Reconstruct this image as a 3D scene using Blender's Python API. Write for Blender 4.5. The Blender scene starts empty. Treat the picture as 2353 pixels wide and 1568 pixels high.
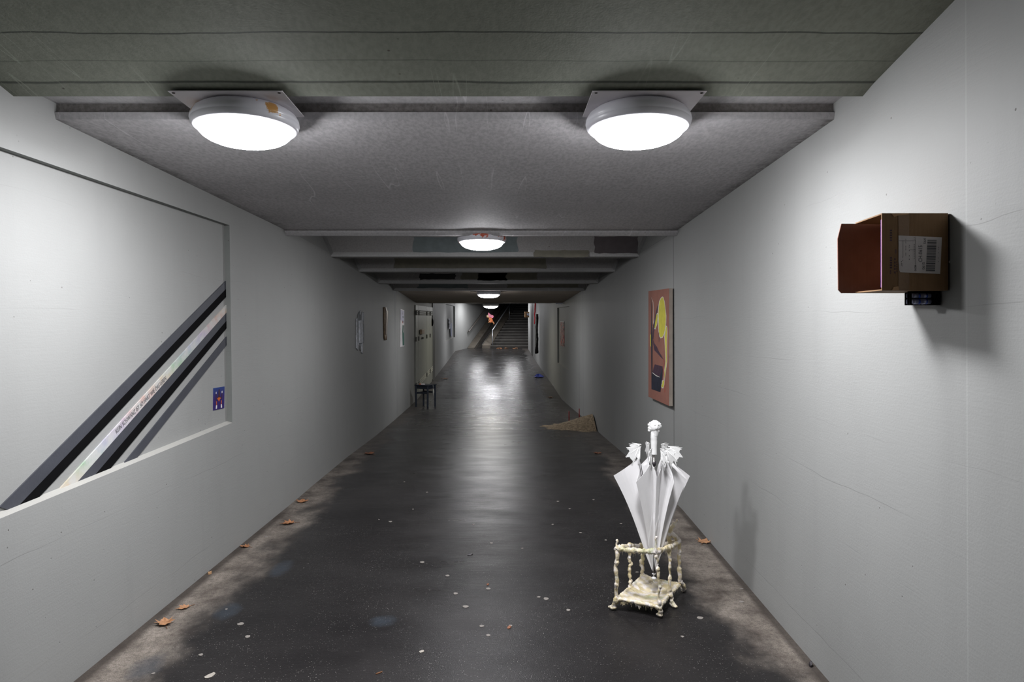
import bpy, bmesh, math, random
from mathutils import Vector, Matrix, noise
R = random.Random(7)
sc = bpy.context.scene
COL = sc.collection
F, CU, CV, EYE = 1569.0, 1140.0, 730.0, 1.6
LOOK = []

def P(u, v, Y):
    """a point at distance Y ahead, seen in the direction of frame point (u, v)"""
    return Vector(((u-CU)/F*Y, Y, EYE+(CV-v)/F*Y))

def interp(tab, y):
    if y <= tab[0][0]: return tab[0][1]
    for (a, p), (b, q) in zip(tab, tab[1:]):
        if y <= b: return p+(q-p)*(y-a)/(b-a)
    return tab[-1][1]
HT = [(-4, 1.6), (5.6, 1.6), (6.5, 1.61), (8, 1.645), (10, 1.725), (12.1, 1.775), (14, 1.835), (15.6, 1.87), (18, 1.785), (20, 1.75), (25, 1.60), (29.4, 1.45), (31, 1.40), (40, 1.40)]
def fz(y): return EYE-interp(HT, y)
XLT = [(-4, -2.086), (5.7, -1.766), (6.1, -1.758), (12, -1.752), (15.6, -1.80), (18, -1.78), (29.4, -1.765)]
XRT = [(-4, 1.232), (5.7, 1.552), (6.1, 1.557), (12, 1.548), (15.6, 1.50), (29, 1.44), (30.6, 1.44)]
def xl(y, z=0): return interp(XLT, y)-0.035*z/2.4*(1 if y < 11.95 else 0.3)
def xr(y, z=0): return interp(XRT, y)-0.008*z/2.4

# ------------------------------------------------------------------ materials
class NT:
    def __init__(s, name):
        s.m = bpy.data.materials.new(name); s.m.use_nodes = True
        s.t = s.m.node_tree; s.n = s.t.nodes; s.L = s.t.links
        s.b = s.n['Principled BSDF']
        s.co = s.n.new('ShaderNodeNewGeometry').outputs['Position']
    def use_object(s):
        s.co = s.n.new('ShaderNodeTexCoord').outputs['Object']; return s
    def put(s, sock, v):
        if isinstance(v, bpy.types.NodeSocket): s.L.new(v, sock)
        elif isinstance(v, (tuple, list)) and len(v) == 3 and sock.type == 'RGBA': sock.default_value = (*v, 1)
        else: sock.default_value = v
    def math(s, op, a, b=0.0, c=0.0, clamp=False):
        n = s.n.new('ShaderNodeMath'); n.operation = op; n.use_clamp = clamp
        s.put(n.inputs[0], a); s.put(n.inputs[1], b); s.put(n.inputs[2], c); return n.outputs[0]
    def map(s, scale=(1, 1, 1), rot=(0, 0, 0), loc=(0, 0, 0)):
        n = s.n.new('ShaderNodeMapping'); s.L.new(s.co, n.inputs[0])
        n.inputs['Scale'].default_value = scale; n.inputs['Rotation'].default_value = rot; n.inputs['Location'].default_value = loc
        return n.outputs[0]
    def noise(s, scale, detail=3, rough=.55, vec=None, dist=0):
        n = s.n.new('ShaderNodeTexNoise'); n.inputs['Scale'].default_value = scale; n.inputs['Detail'].default_value = detail
        n.inputs['Roughness'].default_value = rough; n.inputs['Distortion'].default_value = dist
        s.L.new(vec or s.co, n.inputs['Vector']); return n.outputs['Fac']
    def vor(s, scale, vec=None, out='Distance'):
        n = s.n.new('ShaderNodeTexVoronoi'); n.inputs['Scale'].default_value = scale
        s.L.new(vec or s.co, n.inputs['Vector']); return n.outputs[out]
    def rng(s, v, a, b, c=0., d=1., smooth=False):
        n = s.n.new('ShaderNodeMapRange'); n.clamp = True
        if smooth: n.interpolation_type = 'SMOOTHSTEP'
        s.put(n.inputs[0], v)
        for i, q in enumerate((a, b, c, d)): n.inputs[i+1].default_value = q
        return n.outputs[0]
    def mix(s, f, a, b, mode='MIX'):
        n = s.n.new('ShaderNodeMix'); n.data_type = 'RGBA'; n.blend_type = mode
        s.put(n.inputs[0], f); s.put(n.inputs[6], a); s.put(n.inputs[7], b); return n.outputs[2]
    def xyz(s):
        n = s.n.new('ShaderNodeSeparateXYZ'); s.L.new(s.co, n.inputs[0]); return n.outputs
    def bump(s, h, strength=.3, dist=.01, prev=None):
        n = s.n.new('ShaderNodeBump'); n.inputs['Strength'].default_value = strength; n.inputs['Distance'].default_value = dist
        s.put(n.inputs['Height'], h)
        if prev: s.L.new(prev, n.inputs['Normal'])
        return n.outputs[0]
    def set(s, color=None, rough=None, normal=None, metal=None, spec=None, emit=None, estr=None, coat=None, alpha=None):
        for k, v in (('Base Color', color), ('Roughness', rough), ('Normal', normal), ('Metallic', metal), ('Specular IOR Level', spec),
                     ('Emission Color', emit), ('Emission Strength', estr), ('Coat Weight', coat), ('Alpha', alpha)):
            if v is not None: s.put(s.b.inputs[k], v)
        return s.m

def simple(name, col, rough=.6, metal=0, var=.12, scale=12, bump=.15, spec=.4):
    s = NT(name).use_object()
    n = s.noise(scale, 4)
    c = s.mix(s.rng(n, .3, .7), tuple(x*(1-var) for x in col), tuple(min(1, x*(1+var)) for x in col))
    return s.set(color=c, rough=rough, metal=metal, spec=spec, normal=s.bump(s.noise(scale*8, 3), bump, .004))

def wall_mat(name, base, joints=(), ridge=(), dirt=1.0):
    s = NT(name)
    big = s.noise(.7, 4); c = s.mix(s.rng(big, .3, .7), tuple(x*.93 for x in base), tuple(x*1.03 for x in base))
    streak = s.noise(1, 4, vec=s.map((3, 5, .5))); c = s.mix(s.rng(streak, .55, .75, 0, .35), c, tuple(x*.86 for x in base))
    # holes and specks in the paint
    sp = s.vor(16); sel = s.noise(3.1, 2); pm = s.math('MULTIPLY', s.rng(sp, .035, .07, 1, 0), s.rng(sel, .51, .60))
    c = s.mix(s.math('MULTIPLY', pm, .8), c, (.09, .08, .075))
    x, y, z = s.xyz()
    # board marks of the formwork
    wob = s.noise(1.2, 3); zz = s.math('ADD', z, s.math('MULTIPLY', wob, .09))
    zz = s.math('ADD', zz, s.math('MULTIPLY', y, .012))
    fr = s.math('FRACT', s.math('MULTIPLY', zz, 4.1)); ln = s.rng(fr, .0, .012, 1, 0); lsel = s.rng(s.noise(.9, 2, vec=s.map((1, 1, 4))), .5, .6)
    line = s.math('MULTIPLY', ln, lsel)
    c = s.mix(s.math('MULTIPLY', line, .16), c, tuple(v*.5 for v in base))
    # dirt along the foot of the wall
    for y0 in joints:
        w = s.math('ABSOLUTE', s.math('SUBTRACT', y, y0)); c = s.mix(s.rng(w, .004, .012, .75, 0), c, (.08, .08, .08))
    for y0 in ridge:
        w = s.math('ABSOLUTE', s.math('SUBTRACT', y, y0)); c = s.mix(s.rng(w, .0, .005, .16, 0), c, (.6, .6, .6))
    fine = s.noise(140, 3); grain = s.noise(9, 5, vec=s.map((2, 1, 14)), dist=.6)
    nb = s.bump(fine, .13, .004); nb = s.bump(grain, .08, .008, nb); nb = s.bump(s.math('SUBTRACT', 1, s.math('MAXIMUM', s.math('MULTIPLY', line, .3), pm)), .4, .004, nb)
    return s.set(color=c, rough=.62, normal=nb, spec=.35)

MW = wall_mat('wall_paint', (.305, .309, .301), joints=(12.12,))
MWR = wall_mat('wall_paint_right', (.305, .309, .301), joints=(5.96, 12.12, 12.62), ridge=(2.07,))
MWd = wall_mat('jamb_darker', (.20, .21, .20))  # wall tone made darker on recess heads and jambs
MSILL = wall_mat('sill_paler', (.40, .395, .37))  # wall tone made paler on recess sills

def ceil_mat(name, base, grain_amt=.5, boards=(), cracks=()):
    s = NT(name)
    n1 = s.noise(1.1, 4); c = s.mix(s.rng(n1, .3, .7), tuple(v*.86 for v in base), tuple(v*1.06 for v in base))
    gr = s.noise(60, 4, vec=s.map((1, .45, 1))); c = s.mix(s.rng(gr, .35, .62, grain_amt, 0), c, tuple(v*.5 for v in base))
    x, y, z = s.xyz()
    wob = s.math('MULTIPLY', s.math('SUBTRACT', s.noise(3, 3), .5), .03)
    yy = s.math('ADD', y, wob)
    for y0, w, k in boards:
        d = s.math('ABSOLUTE', s.math('SUBTRACT', yy, y0)); c = s.mix(s.rng(d, w*.3, w, k, 0), c, (.03, .035, .03))
    spots = s.math('MULTIPLY', s.rng(s.vor(11), .03, .08, 1, 0), s.rng(s.noise(2.3, 2), .52, .6)); c = s.mix(s.math('MULTIPLY', spots, .8), c, (.06, .04, .035))
    # thin pale scratches running lengthwise
    scr = s.math('MULTIPLY', s.rng(s.math('ABSOLUTE', s.math('SUBTRACT', s.noise(1, 2, vec=s.map((5, .25, 1))), .5)), 0, .004, .5, 0), s.rng(s.noise(.8, 2), .5, .6))
    c = s.mix(scr, c, tuple(min(1, v*1.7) for v in base))
    nb = s.bump(s.noise(110, 4), .3, .004); nb = s.bump(s.noise(6, 4), .2, .01, nb)
    return s.set(color=c, rough=.75, normal=nb, spec=.25)
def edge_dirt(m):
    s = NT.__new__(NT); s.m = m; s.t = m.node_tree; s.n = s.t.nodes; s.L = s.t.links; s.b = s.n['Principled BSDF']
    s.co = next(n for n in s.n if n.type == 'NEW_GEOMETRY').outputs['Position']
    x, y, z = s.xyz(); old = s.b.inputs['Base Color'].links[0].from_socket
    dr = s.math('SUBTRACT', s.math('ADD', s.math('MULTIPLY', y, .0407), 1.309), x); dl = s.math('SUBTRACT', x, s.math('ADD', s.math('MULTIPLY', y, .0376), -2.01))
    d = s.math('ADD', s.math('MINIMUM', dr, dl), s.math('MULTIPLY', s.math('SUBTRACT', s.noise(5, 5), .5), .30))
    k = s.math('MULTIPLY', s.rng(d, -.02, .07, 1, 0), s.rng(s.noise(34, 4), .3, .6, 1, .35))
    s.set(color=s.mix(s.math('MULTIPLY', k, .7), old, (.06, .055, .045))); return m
MC = ceil_mat('ceiling_concrete', (.52, .505, .515))
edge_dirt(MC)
MCA = ceil_mat('ceiling_greenish_paint', (.26, .275, .228), .3, boards=((2.287, .006, .8), (2.455, .005, .35), (2.60, .012, .75), (1.9, .006, .5)))
MCD = ceil_mat('ceiling_dirty_groove', (.33, .31, .30), .7)
MCL = ceil_mat('ceiling_pale_edge', (.52, .51, .52), .35)
MCF = ceil_mat('soffit_brownish', (.40, .34, .28), .4)
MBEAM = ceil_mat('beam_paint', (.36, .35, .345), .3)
MBL = ceil_mat('beam_lit_edge', (.50, .50, .50), .2)  # light on the chamfers put into the colour as a paler tone
MP1 = simple('patch_blue_grey', (.16, .19, .195), .7); MP2 = simple('patch_dark_violet', (.11, .095, .10), .7)
MP3 = simple('patch_olive', (.20, .19, .15), .7); MP4 = simple('patch_black', (.03, .03, .03), .7)

def floor_mat():
    s = NT('wet_asphalt'); x, y, z = s.xyz()
    grit = s.vor(170); gsel = s.vor(170, out='Color')
    sep = s.n.new('ShaderNodeSeparateColor'); s.L.new(gsel, sep.inputs[0])
    base = s.mix(s.rng(s.noise(1.3, 4), .3, .7), (.012, .011, .0115), (.026, .024, .024))
    speck = s.math('MULTIPLY', s.rng(grit, .15, .35, 1, 0), s.rng(sep.outputs[0], .88, .95))
    speck = s.math('MULTIPLY', speck, s.rng(s.noise(2.2, 2), .35, .6, .3, 1))
    base = s.mix(s.math('MULTIPLY', speck, .8), base, (.45, .43, .41))
    # dry brownish margins along both walls
    n = s.math('MULTIPLY', s.math('SUBTRACT', s.noise(1.5, 5, .62, vec=s.map((1.2, .8, 1))), .5), .75)
    lm = s.math('ADD', s.math('MULTIPLY', x, -1), n); lmask = s.rng(lm, 1.42, 1.66, 0, 1, True)
    rm = s.math('ADD', x, n); rmask = s.rng(rm, 1.10, 1.34, 0, 1, True)
    m = s.math('MAXIMUM', lmask, rmask)
    m = s.math('MULTIPLY', m, s.rng(y, 4.5, 11, 1, .42))
    dry = s.mix(s.rng(s.noise(5, 5), .3, .7), (.095, .080, .070), (.34, .30, .26))
    dry = s.mix(s.rng(s.noise(40, 3), .3, .55, .35, 0), dry, (.06, .05, .045)); dry = s.mix(s.rng(s.noise(170, 4), .35, .6, .5, 0), dry, (.05, .042, .036))
    farfade = s.rng(y, 8, 14, 0, .65); dry = s.mix(farfade, dry, (.045, .036, .027))
    c = s.mix(m, base, dry)
    # dirty gutter line next to the walls
    gl = s.math('MAXIMUM', s.rng(s.math('SUBTRACT', s.math('ADD', s.math('MULTIPLY', y, .033), -1.954+.055), x), -.02, .02, 0, 1),
                s.rng(s.math('SUBTRACT', x, s.math('ADD', s.math('MULTIPLY', y, .033), 1.364-.045)), -.015, .015, 0, 1))
    gl = s.math('MULTIPLY', gl, s.rng(y, 5.5, 6, 1, 0))
    c = s.mix(s.math('MULTIPLY', gl, .8), c, (.055, .047, .042))
    # blue paint stains
    for (px, py, a, b) in ((-1.60, 3.12, .10, .16), (-1.46, 3.72, .09, .14), (-.60, 3.6, .09, .09), (-1.37, 4.35, .08, .2)):
        vx = s.math('DIVIDE', s.math('SUBTRACT', x, px), a); vy = s.math('DIVIDE', s.math('SUBTRACT', y, py), b)
        d = s.math('ADD', s.math('MULTIPLY', vx, vx), s.math('MULTIPLY', vy, vy)); d = s.math('ADD', d, s.math('MULTIPLY', s.noise(14, 4), 1.0))
        c = s.mix(s.rng(d, .55, 1.25, .42, 0), c, (.05, .065, .085))
    # joints across the floor
    for y0, w, k in ((15.63, .028, .95), (12.1, .012, .6), (19.6, .02, .7)):
        d = s.math('ABSOLUTE', s.math('SUBTRACT', y, y0)); c = s.mix(s.rng(d, w*.6, w, k, 0), c, (.006, .006, .006))
    rr = s.rng(s.noise(2.0, 5, vec=s.map((.9, 2.2, 1))), .3, .7, .27, .42)
    rr = s.math('ADD', rr, s.rng(y, 8, 16, 0, -.12))
    pud = s.rng(s.noise(1, 3, vec=s.map((.9, 1.5, 1), loc=(3.1, 0, 0))), .66, .70, 0, 1)
    pud = s.math('MULTIPLY', pud, s.rng(y, 12, 15, 0, 1))
    rr = s.mix(pud, rr, (.12, .12, .12))
    rough = s.mix(m, rr, (.85, .85, .85))
    rough = s.mix(gl, rough, (.9, .9, .9))
    nb = s.bump(s.noise(160, 3), .30, .004); nb = s.bump(s.noise(10, 4, vec=s.map((.7, 2.5, 1))), .25, .006, nb)
    sp = s.math('MULTIPLY', s.math('SUBTRACT', 1, s.math('MULTIPLY', m, .8)), s.rng(y, 3.2, 8, .12, .60))
    return s.set(color=c, rough=rough, normal=nb, spec=sp)
MF = floor_mat()
MDEB = simple('gutter_dirt', (.075, .062, .052), .95, bump=.8, scale=20, var=.4)

# ------------------------------------------------------------------ mesh builder
class MB:
    def __init__(s): s.v = []; s.f = []; s.m = []; s.sm = []
    def add(s, vs, fs, mi=0, smooth=False):
        o = len(s.v); s.v += [Vector(p) for p in vs]
        for f in fs: s.f.append([o+i for i in f]); s.m.append(mi); s.sm.append(smooth)
    def quad(s, a, b, c, d, mi=0): s.add([a, b, c, d], [(0, 1, 2, 3)], mi)
    def poly(s, pts, mi=0): s.add(pts, [tuple(range(len(pts)))], mi)
    def box(s, x0, x1, y0, y1, z0, z1, mi=0):
        s.hexa([(x0, y0, z0), (x1, y0, z0), (x1, y1, z0), (x0, y1, z0)], [(x0, y0, z1), (x1, y0, z1), (x1, y1, z1), (x0, y1, z1)], mi)
    def hexa(s, lo, hi, mi=0):
        n = len(lo); s.add(list(lo)+list(hi), [tuple(range(n))[::-1], tuple(range(n, 2*n))]+[(i, (i+1) % n, n+(i+1) % n, n+i) for i in range(n)], mi)
    def prism(s, pts, off, mi=0):
        off = Vector(off); s.hexa([Vector(p) for p in pts], [Vector(p)+off for p in pts], mi)
    def bar(s, a, b, w, h=None, mi=0):
        a, b = Vector(a), Vector(b); h = h or w; d = (b-a).normalized(); up = Vector((0, 0, 1)) if abs(d.z) < .9 else Vector((0, 1, 0))
        sx = d.cross(up).normalized(); sy = sx.cross(d).normalized()
        c = [sx*w/2*i+sy*h/2*j for i, j in ((-1, -1), (1, -1), (1, 1), (-1, 1))]
        s.hexa([a+q for q in c], [b+q for q in c], mi)
    def tube(s, pts, rads, n=10, mi=0, cap=True):
        pts = [Vector(p) for p in pts]
        if not hasattr(rads, '__len__'): rads = [rads]*len(pts)
        vs = []; ref = None
        for i, p in enumerate(pts):
            d = (pts[min(i+1, len(pts)-1)]-pts[max(i-1, 0)]).normalized()
            if ref is None: ref = Vector((1, 0, 0)) if abs(d.x) < .8 else Vector((0, 1, 0))
            a = (ref-d*ref.dot(d)).normalized(); ref = a; b = d.cross(a)
            for k in range(n):
                t = 2*math.pi*k/n; vs.append(p+(a*math.cos(t)+b*math.sin(t))*rads[i])
        fs = [(i*n+k, i*n+(k+1) % n, (i+1)*n+(k+1) % n, (i+1)*n+k) for i in range(len(pts)-1) for k in range(n)]
        s.add(vs, fs, mi, True)
        if cap:
            o = len(s.v)-len(vs); L = (len(pts)-1)*n
            s.f.append([o+k for k in range(n)][::-1]); s.m.append(mi); s.sm.append(False)
            s.f.append([o+L+k for k in range(n)]); s.m.append(mi); s.sm.append(False)
    def lathe(s, prof, n=32, c=(0, 0, 0), mi=0, sx=1, sy=1):
        c = Vector(c); vs = []
        for r, z in prof:
            for k in range(n):
                t = 2*math.pi*k/n; vs.append(c+Vector((r*math.cos(t)*sx, r*math.sin(t)*sy, z)))
        fs = [(i*n+k, i*n+(k+1) % n, (i+1)*n+(k+1) % n, (i+1)*n+k) for i in range(len(prof)-1) for k in range(n)]
        s.add(vs, fs, mi, True)
    def ball(s, c, r, mi=0, sc=(1, 1, 1), n=12, rings=8):
        c = Vector(c); s.lathe([(max(1e-4, math.sin(math.pi*i/rings))*r, -math.cos(math.pi*i/rings)*r*sc[2]) for i in range(rings+1)], n, c, mi, sc[0], sc[1])
    def blob(s, c, r, seed=0, amp=.3, sc=(1, 1, 1), mi=0):
        o = len(s.v); s.ball((0, 0, 0), r, mi, sc, 14, 10)
        for i in range(o, len(s.v)):
            p = s.v[i]; k = 1+amp*noise.noise(p/r*1.3+Vector((seed*3.1, seed, 0))); s.v[i] = Vector(c)+p*k
    def text(s, txt, org, ex, ey, size, mi=0, n=(0, 0, 0)):
        cu = bpy.data.curves.new('t', 'FONT'); cu.body = txt; cu.size = size; cu.resolution_u = 2
        o = bpy.data.objects.new('t', cu); COL.objects.link(o); bpy.context.view_layer.update()
        me = bpy.data.meshes.new_from_object(o.evaluated_get(bpy.context.evaluated_depsgraph_get()))
        org, ex, ey = Vector(org), Vector(ex), Vector(ey)
        s.add([org+ex*v.co.x+ey*v.co.y for v in me.vertices], [tuple(p.vertices) for p in me.polygons], mi)
        w = max((v.co.x for v in me.vertices), default=0)
        bpy.data.objects.remove(o); bpy.data.curves.remove(cu); bpy.data.meshes.remove(me); return w
    def build(s, name, mats, parent=None, origin=None, bevel=0, remesh=0, sub=0, fix=True, smooth=False):
        o0 = Vector(origin) if origin is not None else (parent.location.copy() if parent else Vector((0, 0, 0)))
        me = bpy.data.meshes.new(name); me.from_pydata([v-o0 for v in s.v], [], s.f)
        mats = mats if isinstance(mats, (list, tuple)) else [mats]
        for m in mats: me.materials.append(m)
        for p, mi, sm in zip(me.polygons, s.m, s.sm): p.material_index = mi; p.use_smooth = sm or smooth
        if fix:
            bm = bmesh.new(); bm.from_mesh(me); bmesh.ops.recalc_face_normals(bm, faces=bm.faces[:]); bm.to_mesh(me); bm.free()
        o = bpy.data.objects.new(name, me); COL.objects.link(o)
        if parent: o.parent = parent
        else: o.location = o0
        if bevel:
            b = o.modifiers.new('b', 'BEVEL'); b.width = bevel; b.segments = 2; b.limit_method = 'ANGLE'
        if remesh:
            r = o.modifiers.new('r', 'REMESH'); r.mode = 'VOXEL'; r.voxel_size = remesh; r.use_smooth_shade = True
            t = o.modifiers.new('s', 'SMOOTH'); t.factor = .5; t.iterations = 2
        if sub:
            q = o.modifiers.new('q', 'SUBSURF'); q.levels = sub; q.render_levels = sub
        return o

def tag(o, label, cat, group=None, kind=None):
    o['label'] = label; o['category'] = cat
    if group: o['group'] = group
    if kind: o['kind'] = kind
    return o
def thing(name, loc, label, cat, group=None):
    o = bpy.data.objects.new(name, None); o.empty_display_size = .1; COL.objects.link(o); o.location = loc
    return tag(o, label, cat, group)
def struct(o, label=None):
    o['kind'] = 'structure'
    if label: o['label'] = label
    return o
def copy_tree(o, parent=None):
    c = o.copy(); COL.objects.link(c); c.parent = parent
    for ch in list(o.children): copy_tree(ch, c)
    return c

# ------------------------------------------------------------------ floor
ys = [-4+.5*i for i in range(71)]+[31.05]
ys = sorted(set([y for y in ys if y <= 31.05]+[a for a, b in HT if -4 <= a <= 31]))
b = MB()
for a, c in zip(ys, ys[1:]):
    n = 6
    for i in range(n):
        def q(y, t):
            l, r = interp(XLT, y)-.05, interp(XRT, y)+.05
            if y > 29.4: l += .267*(y-29.4)
            if y > 30.6: r += 1.5
            return Vector((l+(r-l)*t, y, fz(y)))
        b.quad(q(a, i/n), q(a, (i+1)/n), q(c, (i+1)/n), q(c, i/n))
bmf = b.build('floor', MF, fix=False)
struct(bmf, 'dark wet asphalt floor of the underpass with brown dry edges')

# ------------------------------------------------------------------ walls
def wall(side, ybreaks, rec, zmax, name, label, off=0):
    fx = xl if side < 0 else xr
    b = MB()
    for a, c in zip(ybreaks, ybreaks[1:]):
        r = next((k for k in rec if a >= k['y0']-1e-6 and c <= k['y1']+1e-6), None)
        def pt(y, z, d=0): return Vector((fx(y, z)+side*d, y, z))
        za, zc = fz(a)-.03, fz(c)-.03
        ta, tc = zmax(a), zmax(c)
        if not r:
            b.quad(pt(a, za), pt(c, zc), pt(c, tc), pt(a, ta)); continue
        d = r['d']
        lo = lambda y: interp(r['lo'], y); hi = lambda y: interp(r['hi'], y)
        b.quad(pt(a, za), pt(c, zc), pt(c, lo(c)), pt(a, lo(a)))
        b.quad(pt(a, hi(a)), pt(c, hi(c)), pt(c, tc), pt(a, ta))
        b.quad(pt(a, lo(a)+r.get('rise', 0), d), pt(c, lo(c)+r.get('rise', 0), d), pt(c, hi(c), d), pt(a, hi(a), d))
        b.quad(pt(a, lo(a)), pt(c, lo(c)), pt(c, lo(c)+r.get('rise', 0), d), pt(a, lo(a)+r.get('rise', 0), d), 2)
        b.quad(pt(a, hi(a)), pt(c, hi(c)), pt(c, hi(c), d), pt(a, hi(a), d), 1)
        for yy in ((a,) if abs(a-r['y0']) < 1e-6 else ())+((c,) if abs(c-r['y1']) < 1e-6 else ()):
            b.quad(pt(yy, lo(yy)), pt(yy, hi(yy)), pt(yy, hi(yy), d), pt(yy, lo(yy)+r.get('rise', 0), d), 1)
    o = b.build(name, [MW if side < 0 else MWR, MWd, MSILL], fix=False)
    return struct(o, label)
LBEAM = lambda y: EYE+.705-.0403*(y-5.87)
def ztop(y):
    if y <= 5.86: return 3.4 if y < 2.6 else 2.6
    if y < 11.9: return LBEAM(y)+.045
    return 2.55
def brk(extra, y1=29.4):
    s = set([-4+.5*i for i in range(68) if -4+.5*i <= y1]+[-4, 5.7, 5.86, 5.862, 6.1, 12, 11.9, 11.902, 12.1, 15.6, y1]+list(extra)); return sorted(s)
REC_L = dict(y0=1.0, y1=4.69, d=.036, rise=.012, lo=[(1, EYE-.80), (2.57, EYE-.763), (4.69, EYE-.723)], hi=[(1, EYE+.67), (2.57, EYE+.655), (4.69, EYE+.634)])
REC_L2 = dict(y0=24.0, y1=28.9, d=.04, lo=[(0, EYE-.83)], hi=[(0, EYE+.48)])
REC_R = dict(y0=14.15, y1=16.62, d=.035, lo=[(0, EYE-1.10)], hi=[(0, EYE+.235)])
wall(-1, brk([4.69, 1.0, 24.0, 28.9]), [REC_L, REC_L2], ztop, 'wall_left', 'pale grey painted concrete wall on the left, with shallow recessed panel')
wall(1, brk([14.15, 16.62, 30.6], 30.6), [REC_R], ztop, 'wall_right', 'pale grey painted concrete wall on the right with board marks')
# leaning upper parts of the walls between the beams
b = MB()
for side, fx in ((-1, xl), (1, xr)):
    for a, c in zip([5.86, 7.4, 8.9, 10.3], [7.4, 8.9, 10.3, 11.9]):
        za, zc = LBEAM(a)+.045, LBEAM(c)+.045
        b.quad((fx(a, za), a, za), (fx(c, zc), c, zc), (fx(c, zc)+side*.23, c, zc+.53), (fx(a, za)+side*.23, a, za+.53))
struct(b.build('wall_upper', [MW], fix=False), 'leaning upper strips of the side walls between the beams')
# wall end on the right and oblique wall on the left by the stairs, wall behind the camera
b = MB()
b.quad((1.44, 30.6, 0), (1.75, 30.6, 0), (1.75, 30.6, 2.6), (1.44, 30.6, 2.6))
b.quad((1.75, 30.6, 0), (1.75, 30.6, 2.6), (1.75, 30.3, 2.6), (1.75, 30.3, 0))
struct(b.build('wall_end', MW, fix=False), 'narrow end face of the right wall beside the stairs')
b = MB(); t = 13
b.quad((-1.765, 29.4, 0), (-1.765+.267*t, 29.4+t, 0), (-1.765+.267*t, 29.4+t, 9), (-1.765, 29.4, 9))
struct(b.build('wall_stairs', MW, fix=False), 'brightly lit oblique white wall beside the far stairs')
b = MB(); b.quad((-2.6, -4, -.1), (2.2, -4, -.1), (2.2, -4, 4), (-2.6, -4, 4))
struct(b.build('wall_back', MW, fix=False), 'wall behind the viewpoint')

# ------------------------------------------------------------------ ceiling
b = MB()
def span(y0, h0, y1, h1, mi, ext=.25):
    b.quad((xl(y0, 2.4)-ext, y0, EYE+h0), (xr(y0, 2.4)+ext, y0, EYE+h0), (xr(y1, 2.4)+ext, y1, EYE+h1), (xl(y1, 2.4)-ext, y1, EYE+h1), mi)
span(-4, 1.39, .0, 1.39, 1); span(.0, 1.39, 1.4, 1.124, 1); span(1.4, 1.124, 2.61, .894, 1); span(2.61, .894, 2.69, .872, 1)
span(2.69, .872, 2.69, .93, 4); span(2.69, .93, 2.94, .922, 2); span(2.94, .922, 2.94, .886, 3); span(2.94, .886, 2.925, .880, 2); span(2.925, .880, 2.935, .852, 2)
for k in range(6):
    y0, y1 = 2.935+.48*k, 2.935+.48*(k+1); h = lambda y: .852-(y-2.935)*.0365
    span(y0, h(y0), y1, h(y1), 0)
span(5.815, .747, 5.815, .738, 3); span(5.815, .738, 5.80, .738, 3); span(5.80, .738, 5.80, .722, 2); span(5.80, .722, 5.83, .700, 2); span(5.83, .700, 5.87, .700, 2); span(5.87, .700, 5.87, 1.22, 0)
span(5.87, 1.22, 11.9, 1.0, 0); span(12.0, .466, 12.0, 1.0, 5)
span(11.97, .474, 12.03, .474, 2); span(12.03, .474, 12.03, .487, 3); span(12.03, .487, 15.42, .333, 5); span(15.42, .333, 15.42, .45, 5)
span(15.42, .385, 18.5, .385, 0); span(18.5, .385, 24, .60, 0); span(24, .60, 30.6, .80, 0); span(30.5, .80, 30.5, .665, 0); span(30.5, .665, 30.7, .665, 0); span(30.7, .665, 30.7, 2.4, 0)  # ends in an unseen lintel added to keep lamp spill off the stairs
struct(b.build('ceiling', [MC, MCA, MCL, MCD, MCD, MCF], fix=False), 'stepped concrete ceiling of the underpass')

# beams between the bays
BE = [(7.36, .657), (8.86, .595), (10.3, .515), (11.8, .466)]
PATCH = {0: [((950, 545, 1190, 580), 0), ((1366, 544, 1466, 582), 1), ((1228, 575, 1352, 591), 2)],
         1: [((905, 592, 1255, 617), 2)], 2: [((965, 629, 1048, 643), 3), ((1098, 627, 1164, 645), 3), ((1060, 626, 1236, 643), 2)],
         3: [((960, 652, 1075, 662), 0), ((1165, 651, 1330, 661), 2)]}
for i, (yb, hb) in enumerate(BE):
    b = MB(); z0 = EYE+hb; e = .045; top = z0+.53
    X0, X1 = xl(yb, 2.2)+.004, xr(yb, 2.2)-.004; k = .436
    def L(z, s=0): return X0-k*max(0, z-z0)+s
    def Rr(z, s=0): return X1+k*max(0, z-z0)-s
    yf = yb-.03
    fi = [(L(z0+e, e*1.3), yf, z0+e), (Rr(z0+e, e*1.3), yf, z0+e), (Rr(top, e*1.1), yf, top), (L(top, e*1.1), yf, top)]
    fo = [(L(z0), yb, z0), (Rr(z0), yb, z0), (Rr(top), yb, top), (L(top), yb, top)]
    bo = [(x, yb+.2, z) for x, y, z in fo]
    b.poly(fi, 0)
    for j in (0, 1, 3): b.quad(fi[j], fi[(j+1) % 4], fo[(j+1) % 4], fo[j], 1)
    for j in (0, 1, 3): b.quad(fo[j], fo[(j+1) % 4], bo[(j+1) % 4], bo[j], 0)
    b.poly(bo, 0)
    for (u0, v0, u1, v1), mi in PATCH[i]:
        pts = []; n = 9
        for t in range(n+1): pts.append((u0+(u1-u0)*t/n, v0+R.uniform(-1, 1.2)))
        for t in range(4): pts.append((u1+R.uniform(-3, 3), v0+(v1-v0)*(t+.5)/4))
        for t in range(n+1): pts.append((u1-(u1-u0)*t/n, v1+R.uniform(-1, 1)))
        for t in range(4): pts.append((u0+R.uniform(-3, 3), v1-(v1-v0)*(t+.5)/4))
        b.poly([P(u, max(v, CV-(top-EYE)*F/(yf)+1), yf-.002) for u, v in pts], 2+mi)
    struct(b.build('trim_%d' % (i+1), [MBEAM, MBL, MP1, MP2, MP3, MP4], fix=False), 'painted ceiling beam with chamfered edge toned paler as if lit')

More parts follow.
